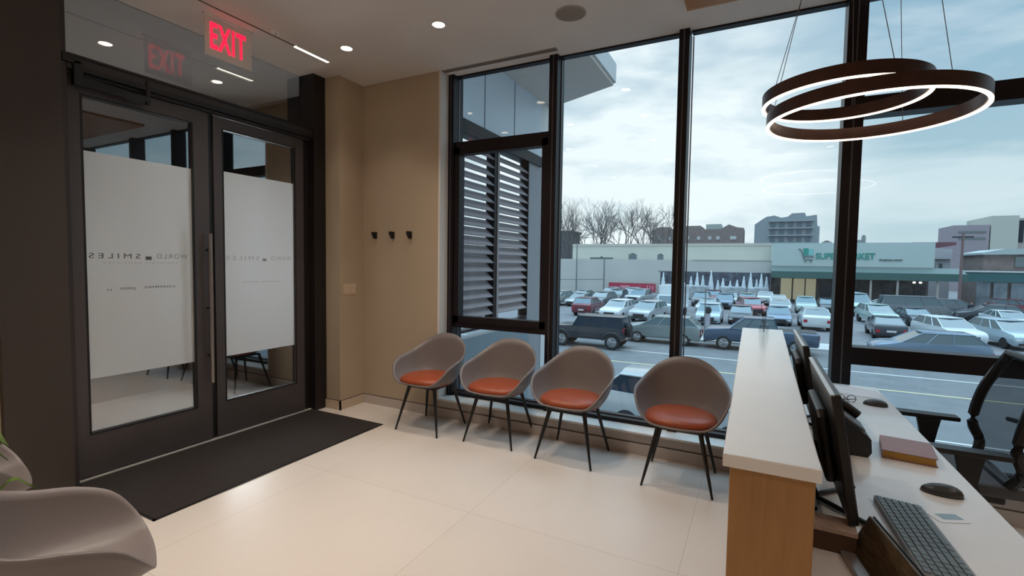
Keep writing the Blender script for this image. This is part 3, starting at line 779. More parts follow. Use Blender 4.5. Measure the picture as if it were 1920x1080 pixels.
mb = MB(); mb.box(0.1315, 0.150, 1.6, 3.3, 0.93, 0.945, 0.001); mb.build('tray', M_blk, sh)
# reed diffuser on the far end of the counter
vs = empty('reed_vase', (0.052, 3.47, 1.0702), 0, 'small clear glass vase with two dark reeds on the far end of the counter', 'vase')
mb = MB(); mb.lathe([(0.0, 0.0), (0.026, 0.0), (0.030, 0.006), (0.030, 0.060), (0.022, 0.068), (0.020, 0.092), (0.022, 0.094), (0.0185, 0.094), (0.0185, 0.068), (0.026, 0.058), (0.026, 0.008), (0.0, 0.006)], n=20); mb.build('vase_glass', M_clear, vs, True)
for (dx, dy) in ((-0.022, 0.0), (0.012, 0.01)):
    mb = MB(); mb.tube([(0, 0, 0.008), (dx * 0.4, dy * 0.4, 0.10), (dx, dy, 0.205)], 0.0016, 6); mb.build('reed', M_blk, vs)
mb = MB(); mb.tube([(-0.022, 0, 0.20), (0.014, 0.01, 0.215)], 0.006, 8, 0.003); mb.build('bud', M_blk, vs, True)

# ================================================================== OFFICE CHAIR
oc = empty('office_chair', (0.905, 3.19, 0), R(180), 'black mesh-back office chair with armrests behind the desk', 'office chair')
oc_f = oc
M_mesh = mat('black_mesh', (0.03, 0.032, 0.036), 0.8)
def mesh_mat():
    mt = bpy.data.materials.new('see_through_mesh'); mt.use_nodes = True
    t = mt.node_tree; t.nodes.clear()
    d = t.nodes.new('ShaderNodeBsdfDiffuse'); d.inputs[0].default_value = (0.03, 0.032, 0.036, 1)
    tr_ = t.nodes.new('ShaderNodeBsdfTransparent')
    a = t.nodes.new('ShaderNodeMixShader'); a.inputs[0].default_value = 0.72
    t.links.new(tr_.outputs[0], a.inputs[1]); t.links.new(d.outputs[0], a.inputs[2])
    out = t.nodes.new('ShaderNodeOutputMaterial'); t.links.new(a.outputs[0], out.inputs[0]); return mt
# local +x is the direction the sitter faces
mb = MB()
mb.prism([(-0.23, -0.22), (0.20, -0.24), (0.25, -0.20), (0.26, 0.0), (0.25, 0.20), (0.20, 0.24), (-0.23, 0.22)], 'z', 0.44, 0.50, 0.02); mb.build('seat', mat('seat_fabric', (0.10, 0.10, 0.11), 0.8), oc)
mb = MB(); mb.box(-0.18, 0.16, -0.16, 0.16, 0.39, 0.44, 0.01); mb.build('seat_pan', M_blk, oc)
bk = []
hw = [(-0.17, 0.50, 0.20), (-0.20, 0.58, 0.24), (-0.17, 0.68, 0.255), (-0.20, 0.85, 0.25), (-0.25, 0.98, 0.23), (-0.28, 1.07, 0.19)]
mb = MB()
fl = catmull(hw, 4)
pts = [(x, w, z) for (x, z, w) in [(a, b, c) for a, b, c in fl]] + [(x, -w, z) for (x, z, w) in fl[::-1]]
mb.tube(pts + [pts[0]], 0.024, 8, cap=False); mb.build('back_frame', M_blk, oc, True)
bm = bmesh.new(); pr = None
for (x, z, w) in fl:
    row = [bm.verts.new((x - 0.05 * (1 - (k / 4) ** 2) , w * k / 4, z)) for k in range(-4, 5)]
    if pr:
        for k in range(8): bm.faces.new((pr[k], pr[k + 1], row[k + 1], row[k]))
    pr = row
me = bpy.data.meshes.new('back_mesh'); bm.to_mesh(me); bm.free(); me.materials.append(mesh_mat())
for p in me.polygons: p.use_smooth = True
link('back_mesh', me, oc)
mb = MB(); mb.tube(catmull([(-0.05, 0, 0.41), (-0.22, 0, 0.42), (-0.31, 0, 0.52), (-0.33, 0, 0.68), (-0.34, 0, 0.80)], 5), 0.024, 10, 0.016); mb.build('spine', M_blk, oc, True)
mb = MB(); mb.tube(catmull([(-0.30, -0.22, 0.72), (-0.33, 0, 0.74), (-0.30, 0.22, 0.72)], 6), 0.012, 8); mb.build('lumbar_bar', M_blk, oc, True)
for s_ in (-1, 1):
    a_ = MB(); a_.prism([(-0.13, s_ * 0.315 - 0.035), (0.15, s_ * 0.315 - 0.040), (0.17, s_ * 0.315), (0.15, s_ * 0.315 + 0.040), (-0.13, s_ * 0.315 + 0.035)], 'z', 0.655, 0.680, 0.006); ar = a_.build('armrest', M_blk, oc)
    a_ = MB(); a_.prism([(-0.05, 0.66), (0.06, 0.66), (0.03, 0.52), (0.05, 0.43), (-0.06, 0.43), (-0.02, 0.52)], 'y', s_ * 0.30 - 0.018, s_ * 0.30 + 0.018, 0.004); a_.build('armrest_post', M_blk, ar)
    a_ = MB(); a_.tube([(0.0, s_ * 0.30, 0.435), (0.0, s_ * 0.10, 0.41)], 0.018, 8); a_.build('armrest_bracket', M_blk, ar)
mb = MB(); mb.lathe([(0.0, 0.09), (0.025, 0.09), (0.025, 0.28), (0.018, 0.28), (0.018, 0.40), (0.0, 0.40)], n=16); mb.build('gas_lift', M_silver, oc, True)
for k in range(5):
    a = 2 * PI * k / 5 + 0.3
    a_ = MB(); a_.tube([(0.02 * math.cos(a), 0.02 * math.sin(a), 0.115), (0.18 * math.cos(a), 0.18 * math.sin(a), 0.10), (0.30 * math.cos(a), 0.30 * math.sin(a), 0.075)], 0.022, 8, 0.014); sg = a_.build('base_spoke', M_silver, oc, True)
    a_ = MB(); a_.lathe([(0.0, -0.025), (0.024, -0.025), (0.028, -0.018), (0.028, 0.018), (0.024, 0.025), (0.0, 0.025)], (0.30 * math.cos(a), 0.30 * math.sin(a), 0.0285), 'y', 16); a_.build('caster', M_blk, sg, True)

# ================================================================== RING PENDANT
pd = empty('ring_pendant', (0.44, 2.90, CEIL - 0.03), 0, 'double ring bronze pendant lamp glowing below the rim over the counter', 'pendant light')
mb = MB(); mb.lathe([(0.0, -0.03), (0.24, -0.03), (0.245, -0.025), (0.245, 0.0), (0.0, 0.0)], n=40); mb.build('canopy', M_ring, pd, True)
RG = [((0.450, 2.896, 2.225), 0.425), ((0.342, 2.894, 2.322), 0.34)]
for (c_, r_) in RG:
    lc = (c_[0] - 0.44, c_[1] - 2.90, c_[2] - (CEIL - 0.03))
    mb = MB(); mb.lathe([(r_ - 0.011, 0.004), (r_ + 0.011, 0.004), (r_ + 0.011, 0.064), (r_ - 0.011, 0.064)], lc, n=96, closed=True); rg = mb.build('ring', M_ring, pd, True)
    mb = MB(); mb.lathe([(r_ - 0.0045, -0.002), (r_ + 0.0115, -0.002), (r_ + 0.0118, 0.004), (r_ - 0.0045, 0.004)], lc, n=96, closed=True); mb.build('led_strip', M_ledring, rg, True)
def cable(p0, p1):
    mb = MB(); mb.tube([p0, p1], 0.0016, 6); return mb.build('suspension_wire', mat('wire_grey', (0.16, 0.15, 0.15), 0.5), pd)
for (c_, r_), angs in zip(RG, (((-60, -25), (60, 45), (-162, -165)), ((-65, -112), (75, 100), (-150, -150)))):
    for a, a2 in angs:
        a, a2 = R(a), R(a2)
        q = (c_[0] + r_ * math.cos(a) - 0.44, c_[1] + r_ * math.sin(a) - 2.90, c_[2] + 0.062 - (CEIL - 0.03))
        cable((-0.02 + 0.20 * math.cos(a2), 0.20 * math.sin(a2), -0.03), q)

# ================================================================== TERRACE WING (left of the windows, outside)
GZ = -3.30
M_bpanel = mat('blue_grey_panel', (0.58, 0.65, 0.72), 0.35, noise=0.04, nscale=1)
M_soffit = mat('soffit_grey', (0.66, 0.62, 0.58), 0.7)
M_ltgrey = mat('light_grey_metal', (0.62, 0.62, 0.62), 0.5)
M_slat = mat('louvre_grey', (0.34, 0.30, 0.31), 0.75, spec=0.2)
wg = empty('terrace_wing', (-2.9, 4.16, 0), 0, 'building wing with blue-grey panels and overhanging roof outside the left window', 'building')
mb = MB(); mb.box(-0.15, 0.0, 0.0, 2.40, 3.06, 3.86); mb.build('panel_wall', M_bpanel, wg)
mb = MB()
for y in (0.77, 1.54): mb.box(0.0, 0.004, y - 0.006, y + 0.006, 3.06, 3.86)
mb.build('panel_joint', mat('joint_dark', (0.07, 0.10, 0.13), 0.6), wg)
mb = MB(); mb.box(-0.16, 0.02, 0.0, 2.42, 2.92, 3.06); mb.build('louvre_head_beam', M_mull, wg)
mb = MB(); mb.box(-0.30, 0.0, 2.40, 2.72, 3.06, 3.86); mb.box(-0.15, 0.0, 2.52, 2.72, GZ, 3.06); mb.build('end_column', M_ltgrey, wg)
mb = MB(); mb.box(-0.15, -0.01, 2.02, 2.52, -0.6, 3.06); mb.build('grey_column', mat('column_grey', (0.28, 0.28, 0.30), 0.6), wg)
mb = MB(); mb.prism([(-0.35, 0.0), (1.13, 0.0), (1.12, 2.20), (0.24, 2.60), (-0.35, 2.86)], 'z', 3.86, 3.90); mb.build('soffit', M_soffit, wg)
mb = MB(); mb.prism([(-0.40, 0.0), (1.16, 0.0), (1.15, 2.22), (0.25, 2.63), (-0.40, 2.92)], 'z', 3.90, 4.14, 0.0); mb.build('roof_fascia', mat('fascia_white', (0.55, 0.56, 0.57), 0.6), wg)
mb = MB(); mb.box(-0.15, 0.0, 0.0, 2.10, GZ, 0.64); mb.build('parapet', mat('parapet_blue', (0.19, 0.24, 0.28), 0.4), wg)
mb = MB(); mb.box(-0.10, 0.0, 0.0, 2.02, 0.71, 0.74); mb.build('hand_rail', M_mull, wg)
lv = empty('louvre_screen', (-2.9, 4.16, 0.86), 0, 'dark grey louvre screen of tilted slats outside the left window', 'louvre')
for (y0, y1) in ((0.06, 1.03), (1.14, 2.00)):
    for k in range(19):
        z = 0.06 + k * 0.105
        a_ = MB(); a_.box(-0.075, 0.075, y0, y1, -0.006, 0.006); a_.xform(Matrix.Translation((-0.06, 0, z)) @ Matrix.Rotation(R(42), 4, 'Y'))
        a_.build('slat', M_slat, lv)
mb = MB(); mb.box(-0.12, 0.0, 1.03, 1.10, -0.10, 2.06); mb.build('post', M_mull, lv)
mb = MB(); mb.box(-0.10, 0.01, 1.10, 1.14, -0.10, 2.06); mb.build('pale_post', M_slat, lv)
mb = MB(); mb.box(-0.12, 0.0, 2.00, 2.02, -0.10, 2.06); mb.box(-0.12, 0.0, 0.02, 0.06, -0.10, 2.06); mb.build('side_post', M_mull, lv)
struct('wall_outer_base', mat('outer_concrete', (0.35, 0.34, 0.33), 0.8), -2.7, 3.3, 3.9, 4.14, GZ, -0.25, 'outer wall of the building below the windows')

# ================================================================== STREET AND PARKING LOT
M_asph = mat('asphalt', (0.155, 0.163, 0.170), 0.85, noise=0.12, nscale=1.2, bump=0.1, bscale=30)
M_lot = mat('lot_asphalt', (0.18, 0.18, 0.192), 0.85, noise=0.12, nscale=0.6)
M_walk = mat('sidewalk', (0.46, 0.46, 0.45), 0.85, noise=0.08, nscale=1)
struct('floor_street', M_asph, -150, 150, 4.2, 32.6, GZ - 0.2, GZ, 'grey asphalt street')
struct('floor_parking_lot', M_lot, -150, 150, 35.2, 260, GZ - 0.2, GZ, 'asphalt parking lot across the street')
struct('trim_sidewalk', M_walk, -150, 150, 32.6, 35.2, GZ - 0.2, GZ + 0.10, 'pale sidewalk between street and parking lot')
M_lineW = mat('line_white', (0.62, 0.62, 0.60), 0.8); M_lineY = mat('line_yellow', (0.62, 0.53, 0.30), 0.8)
struct('trim_lane_white_far', M_lineW, -80, 80, 26.9, 27.02, GZ, GZ + 0.004, 'thin white lane line on the street, farther')
struct('trim_lane_yellow', M_lineY, -80, 80, 23.45, 23.58, GZ, GZ + 0.004, 'yellow centre line on the street')
struct('trim_lane_white_near', M_lineW, -80, 80, 17.2, 17.3, GZ, GZ + 0.004, 'thin white lane line on the street, nearer')

# ------------------------------------------------------------------ cars
M_tire = mat('tire', (0.018, 0.018, 0.020), 0.85)
M_rim = mat('rim', (0.26, 0.27, 0.28), 0.35, 0.6)
M_cglass = mat('car_glass', (0.15, 0.19, 0.21), 0.10, 0.6)
M_cglassd = mat('car_glass_dark', (0.015, 0.025, 0.04), 0.12, 0.0, spec=0.3)
M_head = mat('headlight', (0.65, 0.68, 0.70), 0.15, 0.3)
M_tail = mat('taillight', (0.35, 0.02, 0.03), 0.3)
M_grill = mat('grille_black', (0.02, 0.022, 0.025), 0.5)
def paint(name, col, metal=0.25, rough=0.28):
    return mat('paint_' + name, col, rough, metal, coat=0.6)
PA = {'black': paint('black', (0.010, 0.016, 0.028), 0.1), 'grey': paint('grey', (0.15, 0.16, 0.175)), 'silver': paint('silver', (0.42, 0.45, 0.47), 0.4),
      'green_grey': paint('green_grey', (0.22, 0.26, 0.26)), 'navy': paint('navy', (0.045, 0.075, 0.125)), 'white': paint('white', (0.66, 0.70, 0.72), 0.05),
      'red': paint('red', (0.36, 0.06, 0.075)), 'maroon': paint('maroon', (0.16, 0.035, 0.05)), 'ice': paint('ice', (0.42, 0.52, 0.58), 0.3),
      'mint': paint('mint', (0.36, 0.47, 0.46), 0.2), 'dark': paint('dark', (0.05, 0.06, 0.075)), 'blue': paint('blue', (0.16, 0.22, 0.30)), 'tan': paint('tan', (0.32, 0.33, 0.30))}
SPEC = {  # length, half width, belt, roof, wheel radius, axle positions, hood profile, greenhouse
    'suv': dict(W=0.93, wr=0.36, ax=(1.38, -1.36), body=[(2.18, 0.28), (2.32, 0.45), (2.33, 0.78), (2.22, 0.94), (1.95, 1.03), (1.10, 1.13), (-0.6, 1.15), (-2.12, 1.22), (-2.28, 1.05), (-2.32, 0.55), (-2.20, 0.32)], gh=[(1.22, 1.10), (0.30, 1.63), (-1.60, 1.66), (-2.16, 1.18)]),
    'sedan': dict(W=0.90, wr=0.33, ax=(1.42, -1.38), body=[(2.20, 0.24), (2.36, 0.40), (2.34, 0.62), (2.20, 0.76), (1.80, 0.85), (1.05, 0.95), (-0.4, 0.98), (-1.60, 1.04), (-2.28, 1.03), (-2.38, 0.88), (-2.35, 0.42), (-2.25, 0.28)], gh=[(1.20, 0.92), (0.20, 1.42), (-0.85, 1.44), (-1.85, 1.02)]),
    'pickup': dict(W=1.0, wr=0.41, ax=(1.80, -1.80), body=[(2.78, 0.42), (2.88, 0.60), (2.86, 1.05), (2.70, 1.20), (1.40, 1.26), (-2.80, 1.24), (-2.88, 1.20), (-2.88, 0.60), (-2.80, 0.50)], gh=[(1.50, 1.24), (0.75, 1.86), (-0.70, 1.88), (-0.95, 1.24)]),
    'jeep': dict(W=0.94, wr=0.43, ax=(1.52, -1.50), body=[(2.05, 0.50), (2.12, 0.62), (2.12, 1.14), (1.95, 1.20), (0.80, 1.24), (-2.05, 1.24), (-2.12, 1.20), (-2.12, 0.60), (-2.05, 0.52)], gh=[(0.86, 1.22), (0.55, 1.80), (-2.00, 1.82), (-2.10, 1.24)]),
    'van': dict(W=1.02, wr=0.38, ax=(1.75, -1.55), body=[(2.55, 0.32), (2.65, 0.50), (2.60, 1.05), (2.15, 1.35), (1.9, 1.42), (-2.45, 1.42), (-2.55, 1.40), (-2.55, 0.45), (-2.50, 0.34)], gh=[(2.0, 1.38), (1.45, 2.18), (-2.40, 2.25), (-2.52, 1.40)]),
}
def car_body(sp):
    W_, wr = sp['W'], sp['wr']
    top = sp['body']; bot = []
    zb = top[-1][1]
    for ax in sorted(sp['ax']):
        for k in range(9):
            a = PI - PI * k / 8
            bot.append((ax + (wr + 0.05) * math.cos(a), max(zb, wr + (wr + 0.05) * math.sin(a))))
    mb = MB(); mb.prism(top + bot, 'y', -W_, W_, 0.09)
    # cabin sides narrow towards the roof: pillars and roof skin
    gh = sp['gh']; wt_ = W_ * 0.78; wb = W_ * 0.95; th = 0.05
    (fx, fz), (rx, rz), (bx, bz), (cx, cz) = gh
    def bar(p, q, r=0.028): mb.tube([p, q], r, 5)
    for s_ in (-1, 1):
        bar((fx, s_ * wb, fz), (rx, s_ * wt_, rz)); bar((cx, s_ * wb, cz), (bx, s_ * wt_, bz)); bar((rx, s_ * wt_, rz), (bx, s_ * wt_, bz))
        n = 2
        for k in range(1, n + 1):
            t = k / (n + 1) * 0.92
            bar((fx * (1 - t) + cx * t + (0.0), s_ * wb, fz), (rx * (1 - t) + bx * t, s_ * wt_, rz * (1 - t) + bz * t), 0.03)
    mb.prism([(rx + 0.02, -wt_), (bx - 0.02, -wt_), (bx - 0.06, 0), (bx - 0.02, wt_), (rx + 0.02, wt_), (rx + 0.10, 0)], 'z', max(rz, bz) - 0.03, max(rz, bz) + 0.03, 0.02)
    return mb.mesh('car_body', True)
def car_glass(sp):
    W_ = sp['W']; wt_ = W_ * 0.77; wb = W_ * 0.94
    (fx, fz), (rx, rz), (bx, bz), (cx, cz) = sp['gh']
    bm = bmesh.new()
    v = [bm.verts.new(p) for p in ((fx, -wb, fz), (fx, wb, fz), (rx, wt_, rz), (rx, -wt_, rz), (bx, wt_, bz), (bx, -wt_, bz), (cx, wb, cz), (cx, -wb, cz))]
    for f in ((0, 1, 2, 3), (3, 2, 4, 5), (5, 4, 6, 7), (1, 6, 4, 2), (0, 3, 5, 7), (0, 7, 6, 1)): bm.faces.new([v[i] for i in f])
    bmesh.ops.recalc_face_normals(bm, faces=bm.faces)
    me = bpy.data.meshes.new('car_windows'); bm.to_mesh(me); bm.free(); return me
def wheel_meshes(wr):
    a_ = MB(); a_.lathe([(0.0, -0.11), (wr * 0.62, -0.11), (wr * 0.94, -0.11), (wr, -0.08), (wr, 0.08), (wr * 0.94, 0.11), (wr * 0.62, 0.11), (0.0, 0.11)], (0, 0, 0), 'y', 20); t_ = a_.mesh('tire', True); t_.materials.append(M_tire)
    a_ = MB(); a_.lathe([(0.0, -0.125), (wr * 0.18, -0.125), (wr * 0.2, -0.118), (wr * 0.6, -0.118), (wr * 0.66, -0.112), (wr * 0.66, -0.10), (0, -0.10)], (0, 0, 0), 'y', 20)
    for k in range(5):
        a = 2 * PI * k / 5
        a_.tube([(0, -0.122, 0), (wr * 0.62 * math.cos(a), -0.122, wr * 0.62 * math.sin(a))], 0.03, 4)
    r_ = a_.mesh('rim', True); r_.materials.append(M_rim)
    return t_, r_
CM = {}
for k, sp in SPEC.items():
    t_, r_ = wheel_meshes(sp['wr'])
    b_ = car_body(sp); g_ = car_glass(sp)
    b_.materials.append(PA['grey']); g_.materials.append(M_cglass)
    W_ = sp['W']; fx = max(p[0] for p in sp['body']); bx = min(p[0] for p in sp['body']); zt = sp['body'][2][1]
    h_ = MB()
    for s_ in (-1, 1): h_.box(fx - 0.12, fx + 0.012, min(s_ * W_ * 0.62, s_ * W_ * 0.93), max(s_ * W_ * 0.62, s_ * W_ * 0.93), zt - 0.20, zt - 0.05, 0.01)
    hm = h_.mesh('headlight'); hm.materials.append(M_head)
    g2 = MB(); g2.box(fx - 0.1, fx + 0.012, -W_ * 0.52, W_ * 0.52, zt - 0.32, zt - 0.06, 0.01); g2.box(fx - 0.1, fx + 0.01, -W_ * 0.75, W_ * 0.75, 0.34, 0.46, 0.0); gm = g2.mesh('grille'); gm.materials.append(M_grill)
    tl = MB()
    for s_ in (-1, 1): tl.box(bx - 0.012, bx + 0.12, min(s_ * W_ * 0.68, s_ * W_ * 0.94), max(s_ * W_ * 0.68, s_ * W_ * 0.94), zt - 0.12, zt + 0.10, 0.01)
    tm = tl.mesh('taillight'); tm.materials.append(M_tail)
    pt = MB(); pt.box(bx - 0.014, bx, -0.26, 0.26, 0.55, 0.68); pm_ = pt.mesh('plate'); pm_.materials.append(M_lineW)
    CM[k] = (b_, g_, t_, r_, hm, gm, tm, pm_)
def car(kind, x, y, ang, colr, label, z=GZ, name='car', far=False, glass=None, cat='car', group='cars in the parking lot'):
    sp = SPEC[kind]; b_, g_, t_, r_, hm, gm, tm, pm_ = CM[kind]
    o = empty(name, (x, y, z + 0.001), ang, label, cat, group)
    bo = link('car_body', b_, o); bo.material_slots[0].link = 'OBJECT'; bo.material_slots[0].material = PA[colr]
    go = link('car_windows', g_, o)
    if glass: go.material_slots[0].link = 'OBJECT'; go.material_slots[0].material = glass
    for ax in sp['ax']:
        for s_ in (-1, 1):
            w_ = link('wheel', t_, o, (ax, s_ * (sp['W'] - 0.10), sp['wr']), (0, 0, 0 if s_ < 0 else PI))
            if not far: link('rim', r_, w_)
    link('headlight', hm, o); link('grille', gm, o); link('taillight', tm, o); link('plate', pm_, o)
    return o
F_ = R(-90)
# --- on the street
js = car('jeep', -8.62, 27.35, PI, 'black', 'boxy black off-road vehicle driving left on the street', group='vehicles on the street', glass=M_cglassd, cat='car')
mb = MB(); mb.lathe([(0.0, -0.12), (0.36, -0.12), (0.40, -0.06), (0.40, 0.06), (0.36, 0.10), (0.0, 0.10)], (-2.24, 0, 1.05), 'x', 20); mb.build('spare_wheel', M_tire, js, True)
mb = MB()
for s_ in (-1, 1):
    for ax in (1.52, -1.50):
        mb.tube([(ax + 0.55 * math.cos(a), s_ * 0.96, 0.42 + 0.55 * math.sin(a)) for a in [R(d) for d in range(10, 171, 20)]], 0.07, 6)
mb.build('fender_flare', M_grill, js, True)
car('suv', -5.15, 30.95, PI, 'green_grey', 'grey-green wagon driving left behind the black off-road vehicle', group='vehicles on the street')
pk = car('pickup', 0.22, 30.98, PI, 'navy', 'dark blue crew-cab pickup truck behind the reception counter end', group='vehicles on the street')
mb = MB(); mb.box(-2.75, -1.05, -0.86, 0.86, 1.245, 1.262); mb.build('bed_cover', M_grill, pk)
car('suv', 7.75, 31.1, PI, 'blue', 'blue-grey car whose roof shows just above the right window rail', group='vehicles on the street', glass=M_cglass)
car('suv', -1.80, 14.35, 0.0, 'silver', 'car with pale roof and dark windows parked close below, seen between the chairs', group='vehicles on the street', glass=M_cglassd)
# --- parking lot, row by row
LOT = [
 ('suv', -14.3, 44.4, R(90), 'maroon', 'dark red car seen from behind at the left of the front row'),
 ('suv', -10.9, 42.6, R(-97), 'white', 'white car facing the street right of the dark red car'),
 ('suv', -8.3, 42.7, R(-100), 'silver', 'pale silver car facing the street left of the white box truck'),
 ('suv', -3.4, 43.4, F_, 'ice', 'pale ice-blue car facing the street right of the second mullion'),
 ('sedan', -1.1, 45.6, F_, 'dark', 'dark car with bright roof right of the pale ice-blue car'),
 ('sedan', 1.75, 46.8, F_, 'blue', 'blue-grey sedan behind the pickup truck cab'),
 ('suv', 4.1, 44.6, R(91), 'white', 'white car seen from behind left of the wide mullion'),
 ('suv', -0.45, 53.8, R(-75), 'red', 'red car in the middle of the lot'),
 ('suv', 2.2, 54.2, R(86), 'white', 'white car seen from behind, two rows behind the pickup bed'),
 ('suv', 4.75, 60.0, R(-92), 'mint', 'pale green-blue car near the lit shop windows'),
 ('sedan', 7.0, 62.5, F_, 'dark', 'dark car hidden half behind the wide mullion'),
 ('sedan', 2.4, 66.5, R(88), 'white', 'small white car in the back row left of the lit shop windows'),
 ('suv', 9.4, 51.8, R(-82), 'mint', 'mint-grey car behind the dark sedan in the right window'),
 ('sedan', 8.2, 42.2, R(88), 'dark', 'dark sedan with pale roof at the left of the right window'),
 ('van', 9.0, 60.5, R(-85), 'ice', 'pale blue van just right of the wide mullion'),
 ('suv', 11.2, 40.9, R(-76), 'white', 'white car facing the street in the right window'),
 ('suv', 14.2, 41.3, R(-78), 'ice', 'silver-blue car facing the street at the far right'),
 ('van', 13.2, 57.5, R(4), 'grey', 'grey van parked sideways in the right window'),
 ('suv', 18.7, 57.9, R(178), 'dark', 'dark grey car parked sideways behind the silver-blue car'),
 ('sedan', 18.6, 54.0, R(-84), 'white', 'white car behind the silver-blue car at the right'),
 ('sedan', 12.2, 52.6, R(-84), 'dark', 'dark car between the mint-grey car and the grey van'),
 ('suv', 25.0, 71.0, R(2), 'maroon', 'maroon car parked along the far right shopfront'),
 ('suv', -20.6, 52.5, R(-100), 'tan', 'tan car at the far left of the lot beside the mullion'),
 ('sedan', -18.2, 53.5, R(-100), 'silver', 'silver car next to the tan car at the far left'),
 ('sedan', -20.0, 59.6, R(-100), 'green_grey', 'dark green-grey car two rows back at the far left'),
 ('suv', -17.8, 65.4, R(-98), 'silver', 'silver car behind the silver row at far left'),
 ('suv', -15.8, 54.3, R(-96), 'grey', 'dark grey car behind the dark red car'),
 ('suv', -15.7, 60.4, R(-90), 'dark', 'dark car with a pale roof behind the white car'),
 ('suv', -15.3, 66.6, R(-96), 'silver', 'light silver car in front of the red banner'),
 ('pickup', -12.5, 59.6, R(-100), 'silver', 'large silver pickup truck in front of the red banner'),
 ('suv', -9.3, 57.5, R(-95), 'dark', 'dark car right of the large silver pickup truck'),
 ('suv', -8.0, 53.5, R(-95), 'white', 'white car just left of the box truck'),
 ('suv', -5.9, 62.5, F_, 'grey', 'grey car next to the second mullion in the third row'),
 ('sedan', -4.4, 54.0, R(-95), 'silver', 'silver sedan behind the pale ice-blue car'),
 ('suv', -5.0, 67.6, R(-90), 'maroon', 'dark red car in the back row in front of the white trees'),
 ('suv', -3.2, 60.3, R(-90), 'blue', 'blue-grey car in the third row in front of the white trees'),
 ('sedan', -3.0, 68.6, R(-90), 'silver', 'silver car in the back row in front of the white trees'),
 ('suv', -0.9, 62.9, R(-90), 'tan', 'tan car in the fourth row near the middle'),
 ('sedan', -1.0, 68.6, R(-90), 'green_grey', 'green-grey car in the back row near the middle'),
 ('suv', 1.1, 69.2, R(88), 'white', 'white car in the back row below the rightmost white trees'),
 ('sedan', 13.4, 66.5, R(0), 'white', 'white car in the back row before the columned shopfront'),
 ('suv', 18.7, 66.3, R(0), 'grey', 'grey car in the back row before the columned shopfront'),
 ('sedan', 20.7, 63.0, R(180), 'silver', 'silver car behind the two standing people at the right'),
]
for (k, x, y, a, cl_, lab) in LOT:
    car(k, x, y, a, cl_, lab, far=True, name='car')
# white box truck
bt = empty('box_truck', (-7.1, 47.6, GZ), R(-93), 'white box truck with plain white cargo box left of the second mullion', 'truck')
mb = MB(); mb.box(-2.6, 0.9, -1.05, 1.05, 0.75, 2.95, 0.03); mb.build('cargo_box', PA['white'], bt)
mb = MB(); mb.prism([(0.95, 0.45), (2.5, 0.45), (2.55, 1.15), (2.0, 1.35), (1.7, 2.05), (0.95, 2.1)], 'y', -0.95, 0.95, 0.04); mb.build('cab', PA['white'], bt)
mb = MB(); mb.prism([(1.76, 2.0), (2.04, 1.38), (2.06, 1.38), (1.78, 2.0)], 'y', -0.82, 0.82); mb.build('windshield', M_cglass, bt)
for ax in (1.8, -1.7):
    for s_ in (-1, 1):
        link('wheel', CM['jeep'][2], bt, (ax, s_ * 0.88, 0.43))

